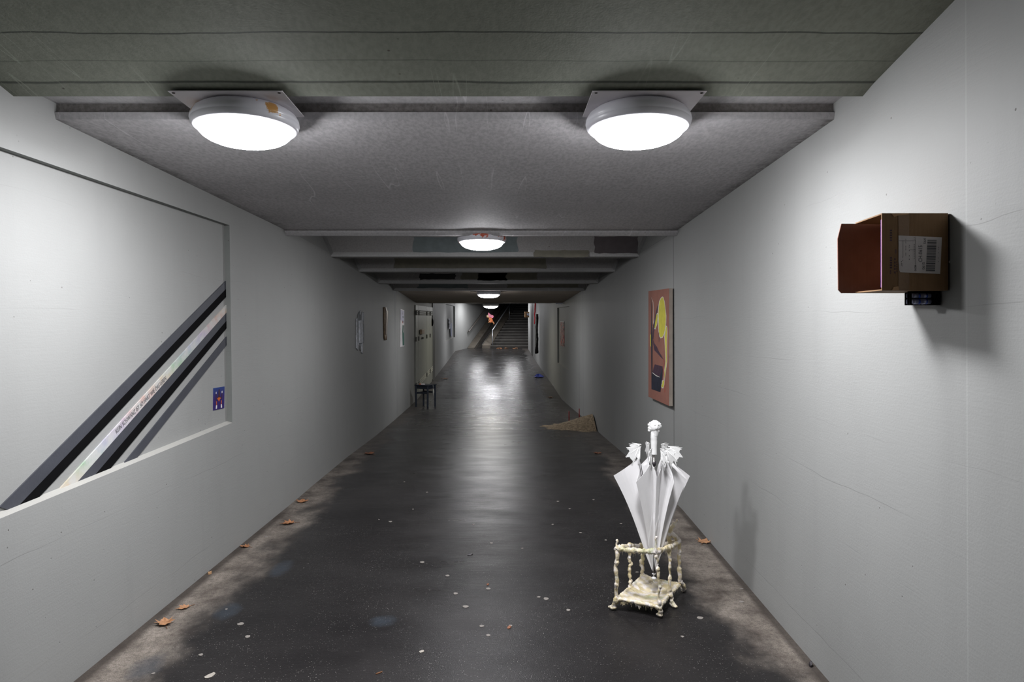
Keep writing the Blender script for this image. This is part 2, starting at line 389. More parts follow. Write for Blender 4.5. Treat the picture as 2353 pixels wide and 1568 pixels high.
# ------------------------------------------------------------------ ceiling lamps
def glow(name, strength, col=(.97, .97, 1.0)):
    """opal glass, brightest over the light source in its middle"""
    s = NT(name).use_object(); x, y, z = s.xyz()
    r2 = s.math('ADD', s.math('MULTIPLY', x, x), s.math('MULTIPLY', y, y))
    k = s.rng(r2, 0, .038, 1, .24)
    return s.set(color=(.9, .9, .9), emit=col, estr=s.math('MULTIPLY', k, strength), rough=.3)
MG = glow('lamp_glass', 240); MGM = glow('lamp_glass_middle', 165); MG3 = glow('lamp_glass_soffit', 140); MGW = glow('lamp_glass_warm', 100, (1, .96, .82)); MGF = glow('lamp_glass_far', 190)
def chipped(name, chip, seed, amt):
    s = NT(name).use_object(); n = s.noise(9, 5, vec=s.map(loc=(seed, seed*2, 0)))
    c = s.mix(s.rng(n, amt, amt+.02), (.84, .84, .90), chip)
    return s.set(color=c, rough=.28, spec=.5)
MB1 = chipped('lamp_body_orange_chips', (.62, .33, .10), 3, .585); MB2 = chipped('lamp_body_white', (.35, .5, .6), 5.5, .68); MB3 = chipped('lamp_body_red_chips', (.62, .12, .06), 1.2, .56)
MPL = simple('lamp_plate', (.64, .61, .63), .6, var=.1, scale=5); MSC = simple('screw_metal', (.12, .11, .11), .5, .6)
def lamp(loc, rotx, body, label, src=None, warm=None, scale=1):
    if src is None:
        r = thing('ceiling_lamp', (0, 0, 0), label, 'lamp', 'round ceiling lamps of the underpass')
        b = MB(); b.box(-.221, .221, -.221, .221, -.004, 0); b.build('mounting_plate', MPL, r, bevel=.001)
        for sx in (-1, 1):
            for sy in (-1, 1):
                b = MB(); b.ball((sx*.205, sy*.205, -.005), .007, sc=(1, 1, .5), n=8, rings=4); b.build('screw', MSC, r)
        b = MB(); b.lathe([(.165, -.004), (.185, -.008), (.204, -.022), (.2145, -.040), (.2175, -.056), (.2145, -.058), (.2155, -.062), (.213, -.074), (.207, -.082), (.197, -.087), (.190, -.083), (.186, -.05), (.0001, -.03)], 64)
        b.build('housing', body, r, fix=False)
        b = MB(); b.lathe([(.1893, -.080), (.188, -.090), (.183, -.101), (.172, -.113), (.155, -.124), (.130, -.134), (.097, -.142), (.06, -.1465), (.03, -.148), (.0001, -.1485)], 48); b.build('glass_dome', MG, r)
    else:
        r = copy_tree(src); r['label'] = label
        for c in r.children:
            if c.name.startswith('housing') and body is not None:
                c.data = c.data.copy(); c.data.materials[0] = body
            if c.name.startswith('glass') and warm is not None:
                c.data = c.data.copy(); c.data.materials[0] = warm
    r.location = loc; r.rotation_euler = (rotx, 0, 0); r.scale = (1, 1, scale); return r
tilt = -math.atan(.0365)
l1 = lamp((-1.045, 2.85, EYE+.868), tilt, MB1, 'large round ceiling lamp at the front left with orange paint chips')
lamp((.592, 2.85, EYE+.868), tilt, MB2, 'large round ceiling lamp at the front right with plain white housing', l1)
lamp((-.126, 6.02, EYE+.745), tilt, MB3, 'round ceiling lamp with red chips under the end of the flat ceiling', l1, MGM)
lamp((-.135, 12.27, EYE+.478), tilt, MB2, 'small far round lamp on the brownish soffit behind the beams', l1, MG3, .85)
lamp((-.14, 18.0, EYE+.375), 0, MB2, 'lower and farther of the two small round lamps, above the winged figure', l1, MGW, .9)
lamp((-.80, 29.9, EYE+.80), 0, MB2, 'round lamp near the far stairs, on the left wall side', l1, MGF, .8)
lamp((.70, 29.9, EYE+.80), 0, MB2, 'round lamp near the far stairs, on the right wall side', l1, MGF, .8)
lamp((-.14, 24.0, EYE+.60), 0, MB2, 'unseen round lamp added on the ceiling midway to the far stairs', l1, MG)  # hidden above the soffit edge, added to light the far stretch

# ------------------------------------------------------------------ bars and strip in the left recess
def lrec(u, v, off=0):
    k = (u-CU)/F; z = 1.6; Y = 3
    for _ in range(6):
        Y = interp(XLT, Y)*1.0/k if False else Y
        X = xl(Y, z)-.036+off; Y = X/k; z = EYE+(CV-v)/F*Y
    return Vector((X, Y, z))
MGY = simple('grey_tape', (.052, .055, .067), .55, var=.08); MBK = simple('black_tape', (.003, .003, .0035), .9, spec=.08)
def strip(pts_lo, pts_hi, off=.006):
    """board from lower-left pair to upper-right pair, each (u,v); returns hexahedron"""
    a0, a1 = pts_lo; b0, b1 = pts_hi
    q = [lrec(*a0, off), lrec(*a1, off), lrec(*b1, off), lrec(*b0, off)]
    return q
def beam(name, label, pieces, cat='beam'):
    org = lrec(*pieces[0][0][0], 0)
    r = thing(name, org, label, cat, 'slanting bars in the wall recess')
    for lo, hi, mat, nm in pieces:
        q = strip(lo, hi); b = MB(); b.prism(q, (-.006, 0, 0)); b.build(nm, mat, r)
    return r
def ext(a, b, t=-.12): return (a[0]+(b[0]-a[0])*t, a[1]+(b[1]-a[1])*t)
A0, B0 = (0, 1166), (527, 638); A1, B1 = (30, 1176), (527, 656); A2, B2 = (80, 1154), (527, 674.6)
beam('slanting_bar', 'longest and uppermost grey and black slanting bar in the left wall recess',
     [((A0, A1), (B0, B1), MGY, 'grey_face'), ((A1, A2), (B1, B2), MBK, 'black_face')])
C0, D0 = (168, 1119), (527, 711); C1, D1 = (210.5, 1101), (527, 729.5); C2, D2 = (245, 1088), (527, 747)
beam('slanting_bar', 'middle grey and black slanting bar below the painted text strip',
     [((C0, C1), (D0, D1), MGY, 'grey_face'), ((C1, C2), (D1, D2), MBK, 'black_face')])
beam('slanting_bar', 'short narrow plain grey slanting bar, lowest of the three in the recess',
     [(((277.5, 1074.5), (308, 1062)), ((527, 766), (527, 785.6)), MGY, 'grey_face')])
def rainbow():
    s = NT('watercolour_paper'); w = s.noise(2.2, 2, vec=s.map((0, 1, 1)))
    n = s.n.new('ShaderNodeValToRGB'); s.L.new(s.math('FRACT', s.math('ADD', s.math('MULTIPLY', s.xyz()[2], 2.4), s.math('MULTIPLY', w, .35))), n.inputs[0])
    cr = n.color_ramp; cols = [(.0, (.50, .28, .24)), (.2, (.52, .42, .28)), (.38, (.25, .42, .25)), (.55, (.34, .38, .48)), (.75, (.42, .33, .47)), (.9, (.50, .36, .36)), (1, (.50, .28, .24))]
    cr.elements[0].position = 0; cr.elements[0].color = (*cols[0][1], 1); cr.elements[1].position = 1; cr.elements[1].color = (*cols[-1][1], 1)
    for p, c in cols[1:-1]: e = cr.elements.new(p); e.color = (*c, 1)
    blot = s.rng(s.noise(16, 4, vec=s.map((1, 1, 1))), .36, .66, .05, .8)
    return s.set(color=s.mix(blot, (.52, .52, .505), n.outputs[0]), rough=.8)
MRB = rainbow(); MINK = simple('ink', (.17, .17, .18), .6)
lo = ((130, 1132.7), (168, 1119)); hi = ((527, 693.8), (527, 711))
q = strip(lo, hi, .007); r = thing('text_strip', lrec(130, 1132.7), 'long watercolour paper strip with German lettering between the slanting bars', 'banner')
b = MB(); b.prism(q, (-.007, 0, 0)); b.build('paper_strip', MRB, r)
p0, p1 = lrec(268, 999, .009), lrec(383, 874, .009); ex = (p1-p0)
up = (lrec(268, 985, .009)-p0); n_ = ex.normalized(); up = (up-n_*up.dot(n_)).normalized()
b = MB(); b2 = MB(); w = b2.text('KEIN SCHWANZ IST SO HART WIE DAS LEBEN', (0, 0, 0), (1, 0, 0), (0, 1, 0), 1)
hgt = .036
b.text('KEIN SCHWANZ IST SO HART WIE DAS LEBEN', p0+up*.004, n_*(ex.length/w), up*hgt, 1)
b.build('lettering', MINK, r, fix=False)
# postcard
MBLUE = NT('postcard_blue'); z = MBLUE.xyz()[2]
MBLUE = MBLUE.set(color=MBLUE.mix(MBLUE.rng(z, 1.07, 1.2), (.03, .015, .14), (.012, .09, .27)), rough=.35)
MOR = simple('postcard_orange', (.55, .12, .02), .5); MWH = simple('white_paint', (.75, .72, .72), .5); MDK = simple('dark_brown', (.05, .02, .03), .5)
r = thing('postcard', lrec(491, 942), 'small blue postcard with orange figure stuck to the recess wall', 'postcard')
def cardpoly(b, pts, off, mi):  # points in 0..1 of the card
    c = [(491, 892.5), (516, 888.5), (515.2, 938), (490.5, 943.5)]
    o = []
    for x, y in pts:
        t = (c[0][0]*(1-x)+c[1][0]*x, c[0][1]*(1-x)+c[1][1]*x); g = (c[3][0]*(1-x)+c[2][0]*x, c[3][1]*(1-x)+c[2][1]*x)
        o.append(lrec(t[0]*(1-y)+g[0]*y, t[1]*(1-y)+g[1]*y, off))
    b.poly(o, mi)
b = MB(); q = [lrec(*c, .004) for c in [(491, 892.5), (516, 888.5), (515.2, 938), (490.5, 943.5)]]; b.prism(q, (-.004, 0, 0), 0)
cardpoly(b, [(.47, .08), (.56, .1), (.58, .4), (.68, .48), (.6, .55), (.5, .62), (.4, .55), (.3, .5), (.42, .42)], .0046, 3)
cardpoly(b, [(.32, .5), (.5, .45), (.68, .5), (.58, .56), (.5, .66), (.42, .57)], .005, 1)
for s in (-1, 1):
    x = .5+s*.27; cardpoly(b, [(x-.035, .2), (x+.035, .18), (x+.035, .28), (x-.035, .28)], .005, 2)
    cardpoly(b, [(x-.03, .28), (x+.03, .28), (x-s*.03+.02, .66), (x-s*.03-.04, .66)], .0046, 3)
    cardpoly(b, [(x-s*.04-.04, .62), (x-s*.04+.03, .62), (x-s*.05+.03, .8), (x-s*.05-.03, .8)], .005, 1)
    cardpoly(b, [(x-s*.05-.05, .8), (x-s*.05+.05, .8), (x-s*.03+.06, .96), (x-s*.03-.06, .96)], .005, 2)
b.build('card', [MBLUE, MOR, MWH, MDK], r, fix=False)

# ------------------------------------------------------------------ things on the left wall further back
def lw(u, v, off=.0):
    k = (u-CU)/F; z = 1.6; Y = 10
    for _ in range(8): X = xl(Y, z)+off; Y = X/k; z = EYE+(CV-v)/F*Y
    return Vector((X, Y, z))
def rw(u, v, off=.0):
    k = (u-CU)/F; z = 1.6; Y = 10
    for _ in range(14): X = xr(Y, z)-off; Y = .5*Y+.5*X/k; z = EYE+(CV-v)/F*Y
    return Vector((X, Y, z))
MCH = simple('chalky_white', (.60, .62, .66), .9, var=.3, scale=30); MSH = simple('relief_grey', (.26, .27, .28), .9)
org = lw(820, 818); r = thing('plaster_relief', org, 'rough whitish smeared plaster relief on the dark part of the left wall', 'relief')
b = MB()
for k in range(26):
    u0 = R.uniform(819, 835); v0 = R.uniform(714, 770); v1 = v0+R.uniform(15, 60); w = R.uniform(.5, 1.8)
    v1 = min(v1, 822); b.prism([lw(u0-w, v0, .003), lw(u0+w, v0-2, .003), lw(u0+w*.7, v1, .003), lw(u0-w*.8, v1-3, .003)], (.006+.004*R.random(), 0, 0), R.choice((0, 0, 1)))
b.build('smears', [MCH, MSH], r)
b = MB(); b.prism([lw(821.5, 737), lw(828.5, 737), lw(829, 789), lw(822.5, 789)], (.03, 0, 0)); b.build('panel', MCH, r, bevel=.004)
b = MB(); b.prism([lw(822.5, 722, .004), lw(829, 724, .004), lw(828.5, 736, .004), lw(822, 736, .004)], (.01, 0, 0)); b.build('dark_panel', MSH, r)
MBR = simple('relief_brown', (.20, .13, .07), .45, var=.4, scale=25); MBP = simple('relief_pale', (.55, .48, .42), .4, var=.2)
r = thing('wall_sculpture', lw(884, 780), 'narrow brown and pale bone-like carving hanging on the left wall', 'sculpture')
b = MB(); pts = [(881, 706), (885, 706), (885.5, 712), (889, 714.5), (889, 730), (887.5, 748), (886.5, 770), (886, 782), (884.5, 772), (883, 783), (881.5, 774), (881, 740)]
b.prism([lw(u, v, .005) for u, v in pts], (.02, 0, 0)); b.build('carved_body', MBR, r, bevel=.004)
b = MB(); b.prism([lw(u, v, .026) for u, v in [(884, 706), (885.5, 706.5), (889, 715), (888.8, 730), (886.5, 768), (885.5, 770), (886.5, 735), (886.5, 718)]], (.014, 0, 0)); b.build('pale_edge', MBP, r, bevel=.004)
MGR = simple('poster_green', (.02, .12, .09), .5); MPP = simple('poster_pale_violet', (.50, .48, .62), .5); MOR2 = simple('poster_orange', (.6, .14, .06), .5)
def uvq(fn, c, x, y, off):
    t = (c[0][0]*(1-x)+c[1][0]*x, c[0][1]*(1-x)+c[1][1]*x); g = (c[3][0]*(1-x)+c[2][0]*x, c[3][1]*(1-x)+c[2][1]*x)
    return fn(t[0]*(1-y)+g[0]*y, t[1]*(1-y)+g[1]*y, off)
c = [(920.5, 710), (929, 713.5), (929, 795.5), (920, 798)]
r = thing('poster', lw(920, 798), 'tall narrow white and dark green poster on the left wall before the metal doors', 'poster')
b = MB(); b.prism([lw(u, v, .01) for u, v in c], (-.01, 0, 0), 0)
for pts, mi in (([(.02, .02), (.98, .02), (.98, .3), (.7, .36), (.3, .3), (.02, .3)], 1), ([(.55, .42), (.98, .42), (.98, .98), (.6, .98), (.5, .8), (.45, .6)], 2), ([(.5, .3), (.62, .3), (.68, .36), (.5, .37)], 3), ([(.68, .3), (.9, .3), (.88, .62), (.7, .62)], 0),
                ([(.4, .08), (.5, .08), (.5, .14), (.4, .14)], 2), ([(.5, .18), (.8, .17), (.75, .23), (.55, .22)], 2)):
    b.poly([uvq(lw, c, x, y, .0115) for x, y in pts], mi)
b.build('sheet', [MWH, MPP, MGR, MOR2], r, fix=False)
# metal doors
MD = simple('cream_door_paint', (.30, .31, .275), .5, var=.06); MDL = simple('door_gap', (.12, .12, .105), .7); MVT = simple('vent_slot', (.62, .62, .55), .5)
MBRS = simple('brass_plate', (.34, .24, .15), .4, .2)
y_a, y_b = 14.95, 18.35
dr = bpy.data.objects.new('door_1', None); COL.objects.link(dr); dr.location = (xl(16.6), 16.6, fz(16.6)); struct(dr, 'cream metal doors with vents in the left wall')
def dpt(y, z, off): return Vector((interp(XLT, y)+off, y, z))
edges = [15.06, 15.63, 17.29, 18.1, 18.96]
for ya, yb in zip(edges, edges[1:]):
    b = MB(); b.prism([dpt(ya+.012, fz(ya)+.06, .006), dpt(yb-.012, fz(yb)+.06, .006), dpt(yb-.012, 1.88, .006), dpt(ya+.012, 1.88, .006)], (.012, 0, 0)); lf = b.build('door_leaf', MD, dr, bevel=.003)
    for zz in (fz(ya)+.31, 1.655):
        b = MB()
        for j in range(3):
            b.prism([dpt(ya+.12, zz+.045*j, .029), dpt(yb-.12, zz+.045*j+(fz(yb)-fz(ya) if zz < 1 else 0), .029), dpt(yb-.12, zz+.022+.045*j+(fz(yb)-fz(ya) if zz < 1 else 0), .029), dpt(ya+.12, zz+.022+.045*j, .029)], (.006, 0, 0))
        b.build('vent', MVT if zz < 1 else MDL, lf, origin=dr.location)
    for zz in (fz(ya)+.36, 1.70, 1.12):
        b = MB(); b.prism([dpt(ya-.012, zz-.05, .02), dpt(ya+.015, zz-.05, .02), dpt(ya+.015, zz+.05, .02), dpt(ya-.012, zz+.05, .02)], (.025, 0, 0)); b.build('hinge', MDL, lf, origin=dr.location)
b = MB(); b.prism([dpt(15.85, 1.21, .03), dpt(16.35, 1.21, .03), dpt(16.35, 1.32, .03), dpt(15.85, 1.32, .03)], (.05, 0, 0)); b.build('lock_box', MBRS, dr, bevel=.004)
b = MB(); b.prism([dpt(16.25, 1.09, .03), dpt(16.4, 1.09, .03), dpt(16.4, 1.13, .03), dpt(16.25, 1.13, .03)], (.03, 0, 0)); b.build('door_handle', MDL, dr)
# dark vertical strip after the doors and hanging object
MDS = simple('dark_strip', (.10, .10, .095), .6)  # one dark tone for the wall strips and the recess edge
b = MB(); b.prism([dpt(19.0, fz(19.0)-.01, -.01), dpt(19.65, fz(19.65)-.01, -.01), dpt(19.65, 2.2, -.01), dpt(19.0, 2.2, -.01)], (.03, 0, 0)); struct(b.build('trim_5', MDS), 'dark vertical strip in the wall after the metal doors')
r = thing('padlock_pouch', P(993, 752, 18.7), 'black oval object hanging on the dark strip after the metal doors', 'pouch')
b = MB(); b.ball(P(993.2, 741, 18.7), .11, sc=(.32, .5, 1)); b.tube([P(993, 732, 18.72), P(993, 724, 18.75)], .012); b.build('pouch_body', MBK, r)

# crumpled pictures on the far left wall
MBW = NT('newsprint').use_object(); MBW = MBW.set(color=MBW.mix(MBW.rng(MBW.noise(14, 4), .45, .52), (.05, .05, .055), (.5, .5, .55)), rough=.8)
MBLP = simple('pale_blue_paper', (.42, .45, .58), .7)
r = thing('torn_poster', lw(1032, 757), 'crumpled black and white print beside the far left recess', 'poster')
b = MB(); b.prism([lw(u, v, .005) for u, v in [(1030.8, 731), (1033.8, 734), (1034, 745), (1033, 756), (1031, 756)]], (.03, 0, 0)); b.build('print', MBW, r)
r = thing('paper_sheet', lw(1036, 775), 'pale blue long sheet of paper on the far left wall', 'paper')
b = MB(); b.prism([lw(u, v, .004) for u, v in [(1034.5, 741.5), (1038, 743), (1038.5, 774), (1035.5, 772)]], (.006, 0, 0)); b.build('sheet', MBLP, r)
b = MB(); b.prism([(xl(28.95), 28.9, 0.77), (xl(29.1), 29.1, .77), (xl(29.1), 29.1, 2.08), (xl(28.95), 28.9, 2.08)], (.012, 0, 0)); struct(b.build('trim_6', MDS), 'thin dark edge of the far left recess')

# ------------------------------------------------------------------ painting on the right wall
MCAN = simple('canvas_terracotta', (.27, .115, .085), .75, var=.08, scale=6); MCE = simple('canvas_edge', (.46, .40, .34), .8); MYE = simple('paint_yellow', (.55, .50, .045), .6, var=.15, scale=9)
MPW = simple('paint_white', (.68, .66, .60), .6); MVI = simple('paint_dark_violet', (.055, .025, .045), .6, var=.4, scale=20); MNV = simple('paint_navy', (.012, .014, .030), .6, var=.5, scale=14)
MRD = simple('paint_red', (.35, .05, .03), .6)
def prt(u, v, off=.0):
    k = (u-CU)/F; z = 1.6; Y = 6.3
    for _ in range(8): X = 1.557-.02-.032-off; Y = X/k; z = EYE+(CV-v)/F*Y
    return Vector((X, Y, z))
r = thing('painting', prt(1541, 937), 'large unframed terracotta painting with yellow shape on the right wall', 'painting')
b = MB(); q = [prt(1490, 669.5), prt(1537.5, 663), prt(1537.5, 933.5), prt(1490, 912)]
q = [Vector((p.x, p.y, p.z)) for p in q]; b.prism(q, (.032, 0, 0), 1)
b.build('canvas', [MCAN, MCE], r)
def pp(x, y): return (1440+x/4.9, 640+y/4.9)
b = MB(); b.poly([prt(*c, .0006) for c in [(1490, 669.5), (1537.5, 663), (1537.5, 933.5), (1490, 912)]], 0)
def shp(pts, mi, off): b.poly([prt(*pp(x, y), off) for x, y in pts], mi)
shp([(400, 205), (412, 208), (428, 260), (437, 340), (447, 420), (445, 500), (436, 580), (425, 630), (405, 668), (382, 676), (368, 655), (358, 600), (356, 500), (352, 420), (356, 330), (365, 260), (383, 222)], 1, .0011)
shp([(400, 212), (410, 216), (424, 264), (433, 342), (442, 420), (440, 500), (431, 578), (420, 625), (402, 660), (384, 668), (373, 650), (363, 600), (361, 500), (358, 420), (361, 332), (370, 262), (386, 228)], 2, .0015)
shp([(345, 388), (353, 400), (355, 440), (344, 520), (322, 575), (312, 570), (300, 600), (294, 560), (300, 500), (320, 430)], 1, .0012)
shp([(345, 396), (350, 410), (350, 440), (340, 515), (322, 560), (310, 560), (300, 585), (298, 560), (304, 505), (325, 432)], 2, .0016)
shp([(444, 530), (456, 545), (460, 620), (456, 700), (456, 940), (440, 1060), (428, 1150), (425, 1200), (412, 1240), (395, 1235), (383, 1195), (395, 1190), (398, 1150), (415, 1145), (420, 1060), (436, 940), (430, 760), (424, 650), (432, 590)], 1, .0012)
shp([(444, 538), (452, 550), (455, 620), (451, 700), (451, 935), (435, 1060), (422, 1150), (420, 1195), (410, 1230), (398, 1226), (390, 1203), (400, 1200), (405, 1155), (420, 1150), (426, 1060), (441, 935), (435, 760), (430, 655), (437, 592)], 2, .0016)
shp([(272, 205), (280, 300), (284, 500), (291, 700), (290, 1065), (278, 1075), (274, 700), (276, 400)], 4, .0019)
shp([(350, 300), (356, 320), (330, 430), (312, 560), (300, 680), (289, 690), (294, 560), (316, 440), (335, 350)], 3, .0021)
shp([(297, 690), (310, 730), (340, 770), (360, 820), (385, 860), (415, 915), (385, 890), (350, 850), (312, 810), (298, 740)], 3, .0021)
shp([(264, 640), (276, 625), (278, 770), (266, 765)], 2, .0016)
shp([(318, 968), (403, 992), (400, 1060), (372, 1115), (290, 1065), (305, 1000)], 3, .0023)
shp([(290, 1062), (370, 1113), (405, 1010), (402, 1120), (378, 1282), (280, 1248), (278, 1070)], 4, .0025)
shp([(290, 1058), (330, 1090), (368, 1108), (372, 1116), (330, 1100), (290, 1066)], 1, .0028)
shp([(362, 560), (366, 560), (366, 720), (362, 720)], 3, .0013); shp([(418, 915), (422, 915), (424, 1150), (420, 1150)], 5, .0018); shp([(428, 1150), (432, 1150), (432, 1285), (428, 1285)], 5, .0018)
shp([(274, 205), (296, 270), (300, 330), (297, 540), (301, 540), (304, 330), (299, 265)], 1, .0012)
b.build('painted_image', [MCAN, MPW, MYE, MVI, MNV, MRD], r, fix=False)

# ------------------------------------------------------------------ cardboard box on the right wall
def card_mat(name, c0, c1):
    s = NT(name).use_object(); x, y, z = s.xyz()
    fl = s.math('SINE', s.math('MULTIPLY', x, 1500)); n = s.noise(8, 4)
    return s.set(color=s.mix(s.rng(n, .3, .7), c0, c1), rough=.75, normal=s.bump(fl, .12, .001), spec=.25)
MCB = card_mat('cardboard', (.20, .115, .055), (.26, .155, .08)); MCI = card_mat('cardboard_inside', (.20, .095, .07), (.26, .13, .10))
MTP = simple('brown_tape', (.22, .125, .06), .25); MLB = simple('label_paper', (.62, .57, .56), .6, var=.05); MPRT = simple('label_print', (.05, .05, .06), .6)
MEDG = simple('torn_cardboard', (.50, .30, .16), .9)
yn, yf_ = 2.148, 2.386; zt, zb = EYE+.3285, EYE+.085; xn = 1.214; xw = 1.430
r = thing('cardboard_box', (xw, yn, zb), 'open brown cardboard box fixed sideways high on the right wall', 'box')
th = .004
b = MB(); b.box(xn, xw-.008, yn, yn+th, zb, zt); b.build('near_panel', MCB, r)
b = MB(); b.prism([(1.198+.007, yf_, zt-.001), (xw, yf_, zt-.001), (xw, yf_, zb), (1.205, yf_, zb), (1.194, yf_, zb+.012), (1.192, yf_, zb+.19)], (0, -th, 0)); b.build('far_panel', MCI, r)
b = MB(); b.prism([(xn, yn+th, zt), (xw-.008, yn+th, zt), (xw, yf_, zt), (1.245, yf_-.02, zt)], (0, 0, -th)); b.build('top_panel', MCB, r)
b = MB(); b.prism([(xn, yn+th, zb), (xw-.008, yn+th, zb), (xw, yf_, zb), (1.245, yf_-.02, zb)], (0, 0, th)); b.build('bottom_panel', MCB, r)
b = MB(); b.prism([(xw-.009, yn+.004, zb), (xw+.006, yf_, zb), (xw+.006, yf_, zt), (xw-.009, yn+.004, zt)], (.004, 0, 0)); b.build('back_panel', MCI, r)
def bf(u, v, off=.001): return P(u, v, yn-off)
b = MB(); b.prism([bf(2064, 491, .0), bf(2089, 491, .0), bf(2089, 667, .0), bf(2064, 667, .0)], (0, -.0012, 0)); b.build('packing_tape', MTP, r)
b = MB(); b.prism([bf(2049, 667.5, 0), bf(2065, 667, 0), bf(2063, 658, 0), bf(2053, 660, 0)], (0, -.003, 0)); b.build('torn_corner', MEDG, r)
b = MB(); b.prism([bf(2048, 491.5, 0), bf(2088, 490.5, 0), bf(2086, 493, 0), bf(2062, 496, 0), (bf(2054, 499, 0))], (0, -.003, 0)); b.build('torn_edge', MEDG, r)
for (u, v, a) in ((2184, 602, 3.6), (2187, 619, 2.6)):
    b = MB(); b.prism([bf(u+a*math.cos(t)*1.1, v+a*math.sin(t)*(1+.3*math.sin(3*t)), 0) for t in [k*.785 for k in range(8)]], (0, -.0008, 0)); b.build('paint_spot', MLB, r)
for u0, v0, u1, v1 in ((2045, 527, 2050, 555), (2045, 590, 2050, 618), (2055, 592, 2058, 630), (2060, 600, 2062, 626), (2045, 621, 2048, 630), (2057, 573, 2060, 583)):
    b = MB()
    for k in range(5):
        t = v0+(v1-v0)*(k+.5)/5; b.poly([bf(u0, t-(v1-v0)*.06, .0004), bf(u1, t-(v1-v0)*.06, .0004), bf(u1, t+(v1-v0)*.06, .0004), bf(u0, t+(v1-v0)*.06, .0004)])
    b.build('printed_mark', MVI, r, fix=False)
lb = MB(); c = [(2064.6, 541.3), (2164.2, 545.7), (2160.3, 629.8), (2069, 626), (2066.5, 622), (2064.6, 600)]
lb.prism([bf(u, v, .0012) for u, v in c], (0, -.0008, 0)); label = lb.build('shipping_label', MLB, r)
b = MB(); s1 = yn/F; E = Vector((0, 0, 1)); U = Vector((-1, 0, 0)); off = .0026
def lt(txt, u, v, size, L):   # reads upward; (u,v) lower right start, L length in px
    w = MB().text(txt, (0, 0, 0), (1, 0, 0), (0, 1, 0), 1); b.text(txt, bf(u, v, off), E*(L*s1/w), U*(size*s1/.72), 1)
lt('CH-0615', 2119.5, 602.5, 9.2, 38); lt('0615', 2125, 620, 6, 17); lt('564', 2128, 561, 6, 13); lt('0608', 2106, 623.5, 4.6, 13.5)
v = 551.5
while v < 624:
    w = R.choice((.6, .6, 1.1, 1.7, 2.3)); x0 = 2131.5-(v-551)*.055; b.poly([bf(x0, v, off), bf(x0+21, v+.5, off), bf(x0+21, v+w+.5, off), bf(x0, v+w, off)]); v += w+R.choice((.6, .9, 1.3))
for k, (u, v0, v1) in enumerate(((2089, 555, 622), (2100.5, 545, 600), (2142+14, 560, 610), (2074, 590, 620), (2071, 600, 622), (2081, 545, 600))):
    for j in range(int((v1-v0)/4)):
        if R.random() < .6: vv = v0+4*j; b.poly([bf(u, vv, off), bf(u+1.1, vv, off), bf(u+1.1, vv+2.2, off), bf(u, vv+2.2, off)])
for u0, v0, u1, v1 in ((2066, 553.3, 2104, 553.9), (2104, 545, 2104.5, 612), (2075, 553, 2075.5, 590), (2089.6, 574, 2104, 574.5)):
    b.poly([bf(u0, v0, off), bf(u1, v0, off), bf(u1, v1, off), bf(u0, v1, off)])
b.build('label_print', MPRT, label, origin=r.location, fix=False)
MGLARE = NT('violet_glare'); MGLARE = MGLARE.set(color=(.3, .1, .6), emit=(.40, .12, 1.0), estr=.2)
b = MB(); b.box(xn+.001, xn+.004, yn+.005, yn+.008, zb+.01, zt-.02); b.build('violet_glare_strip', MGLARE, r)  # faint glow put in for violet tape glare and the tint inside
# battery pack
MBAT = simple('battery_foil', (.30, .32, .45), .15, .4); MBAT2 = simple('battery_blue', (.04, .10, .55), .2, .7)
bz = P(0, 686.5, 2.2).z; bx0 = P(2093, 0, 2.2).x; bx1 = P(2157, 0, 2.2).x
r = thing('battery_pack', (bx1, 2.2, zb-.04), 'black battery pack with shiny blue cells under the cardboard box', 'battery pack')
for j, zz in enumerate((bz+.0095, bz-.0095)):
    for yy in (2.2, 2.219):
        b = MB(); b.tube([(bx0+.001, yy, zz), (bx0+.022, yy, zz)], .0085, 16); b.tube([(bx0+.022, yy, zz), (bx0+.027, yy, zz)], .0087, 16, 1); b.tube([(bx0+.027, yy, zz), (bx0+.064, yy, zz)], .0085, 16); b.tube([(bx0+.046, yy, zz), (bx0+.050, yy, zz)], .0087, 16, 1)
        b.build('battery', [MBAT, MBAT2], r)
b = MB(); b.box(bx0+.062, bx1, 2.189, 2.232, bz-.021, bz+.021); b.box(bx0+.001, bx0+.003, 2.195, 2.222, bz-.021, bz+.021); b.box(bx0, bx1, 2.226, 2.234, bz-.021, bz+.021); b.box(bx0+.008, bx1, 2.19, 2.232, bz+.021, bz+.026)
b.build('holder', MBK, r, bevel=.003)
b = MB(); b.tube([(bx1-.01, 2.2, bz+.02), (bx1-.02, 2.2, bz+.029), (bx1-.035, 2.2, bz+.03)], .002, 6); b.build('cable', MBK, r)

# ------------------------------------------------------------------ umbrella
MUM = simple('umbrella_fabric', (.82, .81, .815), .55, var=.04, scale=5, bump=.05); MWP = simple('white_cast', (.76, .76, .75), .4, var=.03, scale=10)
MCHR = simple('chrome_shaft', (.5, .48, .46), .25, .9); MDM = simple('dark_metal', (.05, .045, .05), .4, .5)
UY = 3.80; S = UY/F; ax = P(1502.5, 0, UY).x
tipz = P(0, 1318, UY).z
um = thing('umbrella', (ax, UY, tipz-.008), 'white closed umbrella with bat wing tips and carved head handle, standing in the wax stand', 'umbrella')
H = P(0, 1056, UY).z-tipz; HL = P(0, 1094, UY).z-tipz
RT = .088; nr = 8
ribs = [-112, -76, -52, -6, 45, 95, 140, 184]   # degrees; -90 faces the viewer
lobe = {}
